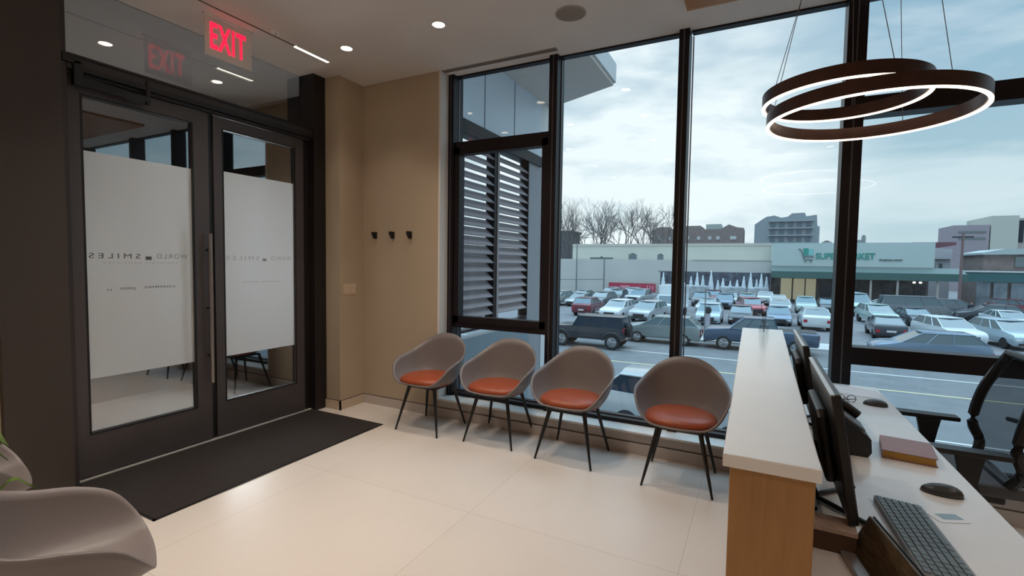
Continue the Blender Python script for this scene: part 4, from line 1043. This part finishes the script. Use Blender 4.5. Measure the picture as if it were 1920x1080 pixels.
# ------------------------------------------------------------------ people in the lot
def person(x, y, ang, jac, pants, hairc, label, h=1.72):
    """one continuous body with clothing patches by height"""
    o = empty('person', (x, y, GZ), ang, label, 'person')
    bm = bmesh.new()
    k = h / 1.75
    J = [(0, 0, .95), (0, 0, 1.15), (0, 0, 1.38), (0, 0, 1.50), (0.01, 0, 1.66), (0.01, 0, 1.72),
         (0, .10, .90), (0.02, .11, .48), (0, .11, .06), (.12, .12, .03), (0, -.10, .90), (0.05, -.11, .48), (-.03, -.11, .06), (.09, -.12, .03),
         (0, .20, 1.40), (-.02, .25, 1.12), (.08, .24, .90), (.12, .24, .84), (0, -.20, 1.40), (-.02, -.25, 1.12), (.08, -.24, .90), (.12, -.24, .84)]
    E_ = [(0, 1), (1, 2), (2, 3), (3, 4), (4, 5), (0, 6), (6, 7), (7, 8), (8, 9), (0, 10), (10, 11), (11, 12), (12, 13), (2, 14), (14, 15), (15, 16), (16, 17), (2, 18), (18, 19), (19, 20), (20, 21)]
    RR = [.15, .14, .16, .06, .105, .085, .10, .07, .045, .04, .10, .07, .045, .04, .075, .055, .04, .035, .075, .055, .04, .035]
    me = bpy.data.meshes.new('body'); me.from_pydata([(a * k, b * k, c_ * k) for a, b, c_ in J], E_, [])
    b = link('body', me, o)
    md = b.modifiers.new('skin', 'SKIN'); md.use_smooth_shade = True
    for i, v in enumerate(me.skin_vertices[0].data):
        v.radius = (RR[i] * k, RR[i] * k); v.use_root = (i == 0)
    sb = b.modifiers.new('sub', 'SUBSURF'); sb.levels = 1; sb.render_levels = 1
    mt = bpy.data.materials.new('clothed_person'); mt.use_nodes = True; t = mt.node_tree; bs = t.nodes['Principled BSDF']; bs.inputs['Roughness'].default_value = 0.8
    tcn = t.nodes.new('ShaderNodeTexCoord'); sx = t.nodes.new('ShaderNodeSeparateXYZ'); t.links.new(tcn.outputs['Object'], sx.inputs[0])
    dv = t.nodes.new('ShaderNodeMath'); dv.operation = 'DIVIDE'; t.links.new(sx.outputs['Z'], dv.inputs[0]); dv.inputs[1].default_value = 2.0
    rm = t.nodes.new('ShaderNodeValToRGB'); rm.color_ramp.interpolation = 'CONSTANT'; t.links.new(dv.outputs[0], rm.inputs[0])
    rm.color_ramp.elements[0].position = 0; rm.color_ramp.elements[0].color = (0.03, 0.03, 0.03, 1)
    rm.color_ramp.elements[1].position = 0.045; rm.color_ramp.elements[1].color = (*pants, 1)
    e1 = rm.color_ramp.elements.new(0.46); e1.color = (*jac, 1)
    e2 = rm.color_ramp.elements.new(0.745 * k); e2.color = (0.45, 0.28, 0.21, 1)
    t.links.new(rm.outputs[0], bs.inputs['Base Color']); me.materials.append(mt)
    a_ = MB(); a_.lathe([(0.0, 1.82 * k), (0.06, 1.81 * k), (0.105, 1.74 * k), (0.112, 1.68 * k), (0.10, 1.66 * k), (0.0, 1.70 * k)], (-0.02, 0, 0), n=16); a_.build('hair', mat('hair_' + label[:6], hairc, 0.8), o, True)
    return o
person(18.75, 49.0, R(-100), (0.70, 0.72, 0.74), (0.62, 0.64, 0.66), (0.05, 0.04, 0.04), 'person in white jacket standing at the right edge of the lot')
person(18.6, 61.5, R(-120), (0.03, 0.035, 0.05), (0.04, 0.04, 0.05), (0.02, 0.02, 0.02), 'person in black coat walking by the right shopfront')
person(19.4, 60.2, R(-60), (0.32, 0.26, 0.30), (0.06, 0.06, 0.10), (0.55, 0.42, 0.36), 'person in mauve top beside the one in the black coat')

# ------------------------------------------------------------------ supermarket and neighbours
M_store = mat('store_cream', (0.53, 0.52, 0.46), 0.8, noise=0.04, nscale=0.3)
M_store2 = mat('store_white', (0.54, 0.53, 0.50), 0.8, noise=0.03, nscale=0.3)
M_sgreen = mat('awning_green', (0.06, 0.125, 0.115), 0.6)
M_sgreenL = mat('awning_pale', (0.11, 0.155, 0.15), 0.6)
M_shop = mat('shop_glass_dark', (0.06, 0.065, 0.075), 0.25, 0.2, noise=0.35, nscale=2.2)
M_lit = mat('lit_shop_window', (0.45, 0.40, 0.28), 0.6, emit=(0.85, 0.75, 0.50), estr=0.22)
mk = empty('supermarket', (0, 75, GZ), 0, 'long low cream supermarket with green awning across the parking lot', 'building')
z_ = -GZ
def bz(v): return v + z_        # height above the pavement of the building
mb = MB(); mb.box(-45, 1.75, 0, 18, 0, bz(2.35)); mb.build('left_block', M_store2, mk)
mb = MB(); mb.box(-28.9, 1.75, 5, 18, bz(2.30), bz(4.95)); mb.build('upper_wall', M_store, mk)
mb = MB(); mb.box(-28.9, 1.75, 4.9, 5.02, bz(4.62), bz(4.98)); mb.build('parapet_cap', mat('cap_tan', (0.50, 0.46, 0.42), 0.8), mk)
mb = MB(); mb.box(-8.6, 1.70, -0.05, 0.02, bz(2.28), bz(2.36)); mb.box(-13.4, 1.70, -0.06, 0.02, bz(0.62), bz(0.70)); mb.build('ledge_line', mat('ledge_grey', (0.30, 0.30, 0.30), 0.8), mk)
mb = MB(); mb.box(-13.0, 1.70, -0.04, 0.0, 0.0, bz(0.60)); mb.build('display_window', mat('display_dark', (0.09, 0.10, 0.13), 0.6, noise=0.7, nscale=1.3), mk)
mb = MB(); mb.box(1.75, 18.75, -1.2, 18, bz(1.66), bz(4.70)); mb.build('sign_wall', mat('sign_wall_teal', (0.46, 0.53, 0.52), 0.7), mk)
mb = MB(); mb.box(1.75, 18.75, 0.6, 18, 0, bz(1.66)); mb.build('store_front', mat('front_dark', (0.12, 0.11, 0.11), 0.6, noise=0.4, nscale=1.0), mk)
mb = MB(); mb.prism([(-1.25, bz(1.62)), (-3.2, bz(0.95)), (-3.2, bz(0.88)), (-1.25, bz(0.9))], 'x', 1.7, 21.2); mb.build('awning_top', M_sgreenL, mk)
mb = MB(); mb.box(1.7, 21.3, -3.3, -3.18, bz(0.12), bz(0.98)); mb.build('awning_valance', M_sgreen, mk)
mb = MB(); mb.box(1.76, 18.7, -1.27, -1.2, bz(1.60), bz(1.70)); mb.build('shadow_line', mat('ledge_grey', (0, 0, 0)), mk)
for (x0, x1) in ((2.95, 4.25), (4.45, 5.75), (5.90, 7.05)):
    mb = MB(); mb.box(x0, x1, 0.50, 0.58, 0.45, bz(0.0)); mb.build('lit_window', M_lit, mk)
for x in (7.6, 9.0, 10.6, 14.2, 15.8, 17.4):
    mb = MB(); mb.box(x, x + 1.1, 0.50, 0.58, 0.3, 3.0); mb.build('shop_window', M_shop, mk)
for x in (12.4, 15.0, 18.7):
    mb = MB(); mb.lathe([(0.0, 0.0), (0.13, 0.0), (0.12, bz(0.1)), (0.0, bz(0.1))], (x, -3.0, 0), n=10); mb.build('awning_post', mat('post_tan', (0.42, 0.38, 0.35), 0.7), mk, True)
mb = MB()
for x in (17.0, 17.6): mb.lathe([(0.0, 0), (0.12, 0.03), (0.17, 0.12), (0.12, 0.21), (0.0, 0.24)], (x, -1.0, bz(-0.25)), n=10)
mb.build('ceiling_lamp', mat('porch_lamp', (1, 1, 0.9), 0.5, emit=(1, 0.95, 0.8), estr=2.5), mk, True)
# cart logo and lettering
M_teal = mat('sign_teal', (0.05, 0.30, 0.25), 0.5); M_tealL = mat('sign_pale_teal', (0.22, 0.52, 0.50), 0.5); M_sgrey = mat('sign_grey', (0.16, 0.19, 0.20), 0.5)
mb = MB()
mb.tube([(4.75, -1.26, bz(3.95)), (5.05, -1.26, bz(3.85)), (5.45, -1.26, bz(2.55)), (6.45, -1.26, bz(2.55))], 0.07, 6)
mb.tube([(5.30, -1.26, bz(2.95)), (6.5, -1.26, bz(2.95))], 0.09, 6)
for x in (5.6, 6.2): mb.lathe([(0.0, -0.05), (0.10, -0.05), (0.10, 0.05), (0.0, 0.05)], (x, -1.26, bz(2.30)), 'y', 12)
cg = mb.build('cart_logo', M_sgrey, mk)
mb = MB(); mb.box(5.32, 5.85, -1.29, -1.22, bz(3.10), bz(4.02)); mb.build('green_bag', M_teal, cg)
mb = MB(); mb.box(5.90, 6.42, -1.29, -1.22, bz(3.10), bz(3.95)); mb.build('pale_bag', M_tealL, cg)
def sign(s, x0, x1, z0, z1, mt, y=-1.25, name='sign_lettering', par=None, dep=0.08):
    me = text_mesh(s, 1.0, dep, 1.0, 0.02)
    xs = [v.co.x for v in me.vertices]; ys = [v.co.y for v in me.vertices]
    for v in me.vertices:
        a, b, c_ = v.co
        v.co = Vector((x0 + (a - min(xs)) / (max(xs) - min(xs)) * (x1 - x0), y - c_, z0 + (b - min(ys)) / (max(ys) - min(ys)) * (z1 - z0)))
    me.materials.append(mt); return link(name, me, par or mk)
sign('SUPERMARKET', 6.72, 13.0, bz(2.62), bz(3.42), M_teal)
sign('shopping center', 13.4, 15.75, bz(2.42), bz(2.72), M_sgrey)
# red banner
rb = empty('red_banner', (-17.3, 74.6, GZ), 0, 'long red banner sign with pale blurred logo on the cream wall at left', 'banner')
mb = MB(); mb.box(-3.5, 3.7, -0.08, 0.0, 0.75, bz(-1.30)); mb.build('banner_sheet', mat('banner_red', (0.42, 0.045, 0.085), 0.6), rb)
mb = MB(); mb.box(-1.6, -0.2, -0.12, -0.08, 1.1, 1.6, 0.02); mb.build('pale_logo', mat('banner_pink', (0.60, 0.25, 0.32), 0.6), rb)
mb = MB()
for x in (2.4, 2.8, 3.2): mb.box(x, x + 0.2, -0.12, -0.08, 1.0, 1.7)
mb.build('pale_bars', mat('banner_pink', (0, 0, 0)), rb)
# rooftop machines
def rooftop(x, y, z, w, d_, h, lab, colr=(0.14, 0.16, 0.17)):
    o = empty('rooftop_unit', (x, y, z), 0, lab, 'rooftop unit', 'machines on the supermarket roof')
    mb = MB(); mb.box(-w / 2, w / 2, -d_ / 2, d_ / 2, 0.0, h, 0.03); mb.build('casing', mat('unit_%d' % int(colr[0] * 100), colr, 0.7), o)
    mb = MB(); mb.lathe([(0.0, h), (min(w, d_) * 0.3, h), (min(w, d_) * 0.3, h + 0.12), (0.0, h + 0.12)], n=12); mb.build('fan_cowl', M_blk, o, True)
rooftop(-17.6, 76.5, 2.35, 1.1, 1.0, 0.85, 'dark rooftop unit on the lower roof left of the tree tops middle')
rooftop(-13.4, 76.8, 2.35, 0.8, 0.9, 0.8, 'small dark rooftop unit on the lower roof nearer the second mullion')
rooftop(-22.5, 76.0, 2.35, 3.6, 0.8, 0.3, 'long low dark duct on the lower roof at left', (0.10, 0.14, 0.13))
rooftop(11.2, 78, 4.70, 1.9, 1.2, 0.55, 'grey rooftop unit above the sign wall, larger one', (0.22, 0.23, 0.23))
rooftop(12.4, 78, 4.70, 0.4, 0.6, 1.05, 'narrow rooftop stack right of the larger grey unit', (0.22, 0.23, 0.23))
rooftop(8.3, 78, 4.70, 1.0, 0.9, 0.35, 'low grey rooftop unit just right of the wide mullion', (0.22, 0.23, 0.23))
# white cone trees in front of the dark display windows
tx = [(-12.4, 2.9), (-9.3, 1.5), (-8.5, 2.4), (-7.6, 3.0), (-6.9, 2.6), (-5.75, 3.3), (-4.9, 2.0), (-4.2, 2.3), (-3.3, 1.9), (-2.4, 2.1), (-1.6, 2.6), (-0.75, 3.1), (0.0, 2.2), (0.55, 3.0), (1.2, 2.6)]
wb_ = None
def cone_tree_mesh():
    mb = MB()
    prof = []
    for i in range(6):
        z0 = i / 6; r0_ = 0.42 * (1 - z0) + 0.02
        prof += [(r0_, 0.05 + z0 * 0.95), (r0_ * 0.80, 0.05 + (z0 + 0.12) * 0.95)]
    mb.lathe([(0.0, 0.05)] + prof + [(0.0, 1.02)], n=14)
    return mb.mesh('white_foliage', True)
ctm = cone_tree_mesh(); ctm.materials.append(mat('flocked_white', (0.60, 0.66, 0.70), 0.9, noise=0.15, nscale=6))
stm = MB().box(-0.04, 0.04, -0.04, 0.04, 0, 0.12).mesh('stand'); stm.materials.append(M_grill)
tree_lab = ['leftmost, standing apart left of the second mullion', 'short one just right of the second mullion', 'medium one third from the left', 'tall one in the left cluster', 'medium one right of the left tall one', 'tallest one standing above its neighbours', 'short one right of the tallest', 'second right of the tallest', 'short one in the middle gap', 'fourth right of the tallest', 'left one of the right cluster', 'tall left one in the right cluster', 'short one in the right cluster', 'tall right one in the right cluster', 'rightmost beside the green awning']
for i, ((x, h), lb) in enumerate(zip(tx, tree_lab)):
    o = empty('white_cone_tree', (x, 74.0 - 0.75 * (i % 2), GZ), 0, 'white cone tree by the dark shop window, ' + lb, 'tree', 'white cone trees before the shop')
    o.scale = (1.4, 1.4, h + 0.85)
    link('foliage', ctm, o); link('stand', stm, o)
for i, (x, w) in enumerate(((-7.8, 3.6), (-2.9, 3.4), (0.2, 2.6))):
    lab = ('pale grey row of stacked goods below the left white trees', 'pale grey row of stacked goods below the middle white trees', 'pale grey row of stacked goods below the right white trees')[i]
    o = tag(MB().box(-w / 2, w / 2, -0.3, 0.3, 0, 2.05, 0.2).build('goods_display', mat('goods_grey', (0.36, 0.39, 0.42), 0.8, noise=0.35, nscale=1.6), None, loc=(x, 72.6, GZ)), lab, 'display', 'goods displays before the shop')

# houses and shop at the right
M_brick = mat('brick_brown', (0.24, 0.19, 0.18), 0.85, noise=0.15, nscale=1.5)
M_siding = mat('siding_lilac', (0.42, 0.41, 0.44), 0.8)
def bld(name, x, y, lab, cat='building'):
    return empty(name, (x, y, GZ), 0, lab, cat)
hs = bld('house', 20.6, 84, 'pale house with dark red gabled roof beside the supermarket sign wall')
mb = MB(); mb.box(-1.7, 2.4, 0, 6, 0, bz(3.2)); mb.build('wall', M_siding, hs)
mb = MB(); mb.prism([(-1.75, bz(2.4)), (-0.3, bz(4.15)), (2.8, bz(4.75)), (2.8, bz(5.15)), (-1.75, bz(5.15))], 'y', -0.3, 6.2); mb.build('roof', mat('roof_maroon', (0.17, 0.075, 0.095), 0.8), hs)
mb = MB(); mb.prism([(-1.2, bz(2.9)), (0.6, bz(4.35)), (2.4, bz(4.2)), (2.4, bz(2.9))], 'y', -0.4, -0.25); mb.build('gable', M_siding, hs)
for x in (-0.9, -0.2, 0.5, 1.2):
    mb = MB(); mb.box(x, x + 0.35, -0.10, 0.0, bz(1.2), bz(2.3)); mb.build('window', M_cglass, hs)
sh2 = bld('corner_shop', 26.5, 76, 'brick shop with dark green awning at the far right')
mb = MB(); mb.box(-2.7, 14, 0, 7, 0, bz(3.3)); mb.build('brick_wall', M_brick, sh2)
mb = MB(); mb.prism([(-3.0, bz(3.3)), (14, bz(3.5)), (14, bz(4.3)), (-1.0, bz(4.0)), (-3.0, bz(3.55))], 'y', -0.6, 7); mb.build('roof_edge', mat('roof_pale', (0.40, 0.45, 0.45), 0.7), sh2)
mb = MB(); mb.box(-5.2, 14, -2.0, -0.6, bz(0.15), bz(1.25)); mb.build('awning', mat('awning_dark_teal', (0.045, 0.13, 0.14), 0.6), sh2)
mb = MB(); mb.box(-5.2, 14, -2.1, -0.6, bz(1.25), bz(1.42)); mb.build('awning_trim', M_ltgrey, sh2)
for k in range(6):
    mb = MB(); mb.box(-3.2 + k * 1.5, -2.0 + k * 1.5, -0.12, 0.0, 0.6, bz(0.05)); mb.build('shop_window', mat('shop_pale', (0.30, 0.36, 0.42), 0.3, 0.3, noise=0.3, nscale=1), sh2)
mb = MB(); mb.box(0.0, 2.0, -0.1, 0.0, bz(1.9), bz(3.1)); mb.build('upper_window', M_cglass, sh2)
ap = bld('apartment_block', 47.5, 140, 'tall beige apartment block at the far right skyline')
mb = MB(); mb.box(-2.8, 1.6, 0, 14, 0, bz(13.2)); mb.build('tower', mat('beige_render', (0.50, 0.50, 0.44), 0.8), ap)
mb = MB(); mb.box(1.6, 12, 1, 14, 0, bz(12.7)); mb.build('wall', mat('beige_dark', (0.40, 0.37, 0.33), 0.8), ap)
for x in (1.9, 4.1):
    mb = MB(); mb.box(x, x + 0.8, 0.9, 1.0, bz(7.5), bz(12.2)); mb.build('window_strip', M_cglassd, ap)
ap2 = bld('pink_apartment_block', 41.3, 140, 'lilac-pink apartment block left of the beige tower')
mb = MB(); mb.box(-2.8, 3.2, 0, 10, 0, bz(11.3)); mb.build('wall', mat('lilac_brick', (0.33, 0.28, 0.31), 0.8), ap2)
for z in (8.2, 9.6):
    mb = MB(); mb.box(-1.9, 2.6, -0.1, 0.0, bz(z), bz(z + 0.4)); mb.build('window_band', M_cglass, ap2)
# brick apartments and grey-blue apartments on the skyline
ba = bld('brick_apartments', -15.1, 140, 'low brown brick apartment house on the skyline behind the second mullion')
mb = MB(); mb.prism([(-11.8, 0), (-11.8, bz(11.3)), (-9.8, bz(12.2)), (-7.4, bz(12.2)), (-5.2, bz(11.2)), (-3.5, bz(11.2)), (-3.5, bz(12.4)), (1.0, bz(12.4)), (1.0, bz(11.4)), (6.0, bz(11.4)), (8.0, bz(12.6)), (10.0, bz(11.8)), (11.6, bz(11.6)), (11.6, 0)], 'y', 0, 12); mb.build('brick_wall', M_brick, ba)
mb = MB(); mb.box(2.2, 6.0, 2, 8, bz(11.3), bz(12.9)); mb.build('roof_house', mat('roof_box_green', (0.36, 0.40, 0.38), 0.8), ba)
mb = MB(); mb.box(-11.7, 11.5, -0.1, 0.0, bz(7.0), bz(7.35)); mb.build('stone_band', mat('band_grey', (0.35, 0.33, 0.32), 0.8), ba)
for x in (-10, -7.5, -2.5, 0.2, 3.0, 5.0, 8.4):
    mb = MB(); mb.box(x, x + (1.5 if x == 8.4 else 0.8), -0.12, 0.0, bz(8.6), bz(9.5)); mb.build('window', mat('window_pale', (0.50, 0.52, 0.52), 0.3), ba)
M_gb = mat('grey_blue_render', (0.27, 0.30, 0.32), 0.8)
ga = bld('grey_apartments', 6.0, 140, 'grey-blue apartment block with stepped roof on the skyline left of the wide mullion')
mb = MB(); mb.prism([(-7.0, 0), (-7.0, bz(12.4)), (-5.4, bz(13.6)), (-4.4, bz(14.3)), (-2.6, bz(14.6)), (-1.0, bz(14.0)), (0.4, bz(14.2)), (1.2, bz(15.0)), (4.0, bz(15.1)), (4.4, bz(14.2)), (6.6, bz(14.5)), (6.8, bz(11.8)), (7.3, bz(11.6)), (7.3, 0)], 'y', 0, 14); mb.build('wall', M_gb, ga)
for x in (-3.4, -1.4, 0.6, 2.4, 4.4):
    for z in (8.0, 9.9, 11.7):
        mb = MB(); mb.box(x, x + 1.1, -0.12, 0.0, bz(z), bz(z + 1.1)); mb.build('window', mat('window_mid', (0.13, 0.16, 0.19), 0.3), ga)
mb = MB()
for z in (9.4, 11.2, 13.0): mb.box(-3.8, 6.0, -0.6, 0.0, bz(z), bz(z + 0.18))
mb.build('balcony_slab', mat('slab_pale', (0.36, 0.39, 0.42), 0.8), ga)
db = bld('dark_building', -49.5, 118, 'dark building at the left behind the bare trees')
mb = MB(); mb.box(-6, 6.0, 0, 8, 0, bz(9.6)); mb.build('wall', mat('dark_stone', (0.10, 0.105, 0.115), 0.85), db)
mb = MB(); mb.box(-6.4, 6.4, -0.4, 8.4, bz(9.6), bz(10.1)); mb.build('roof', mat('dark_roof', (0.07, 0.07, 0.08), 0.85), db)

# poles and wires
def pole(x, y, h, r, lab, arm=None, mt=None):
    o = empty('utility_pole', (x, y, GZ), 0, lab, 'pole')
    mb = MB(); mb.lathe([(0.0, 0.0), (r, 0.0), (r * 0.7, h), (0.0, h)], n=10); mb.build('shaft', mt or mat('pole_grey', (0.20, 0.21, 0.21), 0.8), o, True)
    if arm:
        mb = MB(); mb.box(-arm, arm, -0.06, 0.06, h - 0.5, h - 0.35); mb.build('crossarm', M_grill, o)
    return o
pole(-26.0, 74.0, bz(4.9), 0.12, 'slim grey pole before the cream wall, left one')
pole(-21.3, 73.5, bz(2.45), 0.14, 'shorter grey pole before the cream wall, right one')
pole(19.95, 69.5, bz(5.5), 0.16, 'wooden utility pole with crossarm at the far right', 0.9, mat('pole_wood', (0.20, 0.13, 0.13), 0.85))
mb = MB(); mb.tube([(-34, 73.6, -0.95), (-28, 73.6, -1.02), (-21.3, 73.5, -0.80)], 0.06, 6); tag(mb.build('gate_rail', mat('rail_dark', (0.15, 0.15, 0.16), 0.7)), 'thin dark rail running left from the shorter grey pole', 'rail')
lp = pole(-2.9, 33.2, 3.4, 0.05, 'short thin sign pole on the sidewalk left of the pickup truck')
hp = empty('meter_post', (-2.95, 36.0, GZ), 0, 'grey post with dark round head on the sidewalk behind the pickup truck', 'meter')
mb = MB(); mb.lathe([(0.0, 0.0), (0.16, 0.0), (0.16, 1.5), (0.0, 1.5)], n=12); mb.build('shaft', mat('post_lilac', (0.35, 0.34, 0.40), 0.7), hp, True)
mb = MB(); mb.lathe([(0.0, 1.45), (0.2, 1.55), (0.24, 1.75), (0.16, 1.95), (0.0, 2.0)], n=12); mb.build('head', M_grill, hp, True)

# bare winter trees
M_bark = mat('bark_grey', (0.16, 0.145, 0.14), 0.9)
def bare_tree(seed, H_):
    rn = random.Random(seed); mb = MB()
    def br(p, d, L, r, dep):
        q = p + d * L
        mb.tube([p, (p + q) / 2 + Vector((rn.uniform(-1, 1), rn.uniform(-1, 1), 0)) * L * 0.05, q], r, 4 if dep > 1 else 5, r * 0.62, cap=False)
        if dep >= 6 or r < 0.008: return
        n = 3 if dep < 5 else 2
        for k in range(n):
            ax = Vector((rn.uniform(-1, 1), rn.uniform(-1, 1), rn.uniform(-0.3, 0.3))).normalized()
            nd = (Matrix.Rotation(R(rn.uniform(16, 42)), 3, ax) @ d); nd.z += 0.10; nd.normalize()
            br(q if k < 2 else p + d * L * 0.75, nd, L * rn.uniform(0.68, 0.84), r * 0.60, dep + 1)
    br(Vector((0, 0, 0)), Vector((0, 0, 1)), H_ * 0.24, H_ * 0.016, 0)
    me = mb.mesh('branches'); me.materials.append(M_bark); return me
trm = [bare_tree(s, 14.5) for s in (3, 8, 15)]
T_ = [(-42.0, 108, 1.05, 'bare winter tree leftmost, beside the first mullion'), (-37.8, 104, 1.10, 'bare winter tree second from the left'), (-33.2, 106, 0.98, 'bare winter tree third from the left'), (-29.8, 103, 1.12, 'bare winter tree in the middle of the tree line, tallest'), (-26.0, 105, 1.02, 'bare winter tree right of the tallest one'), (-22.4, 107, 1.04, 'bare winter tree second from the right'), (-18.8, 106, 1.02, 'bare winter tree nearest the brick apartments')]
for i, (x, y, s_, lab) in enumerate(T_):
    o = empty('bare_tree', (x, y, GZ), i * 1.3, lab, 'tree', 'bare trees behind the supermarket')
    o.scale = (s_ * 1.25, s_ * 1.25, s_ * 1.42)
    link('branches', trm[i % 3], o)
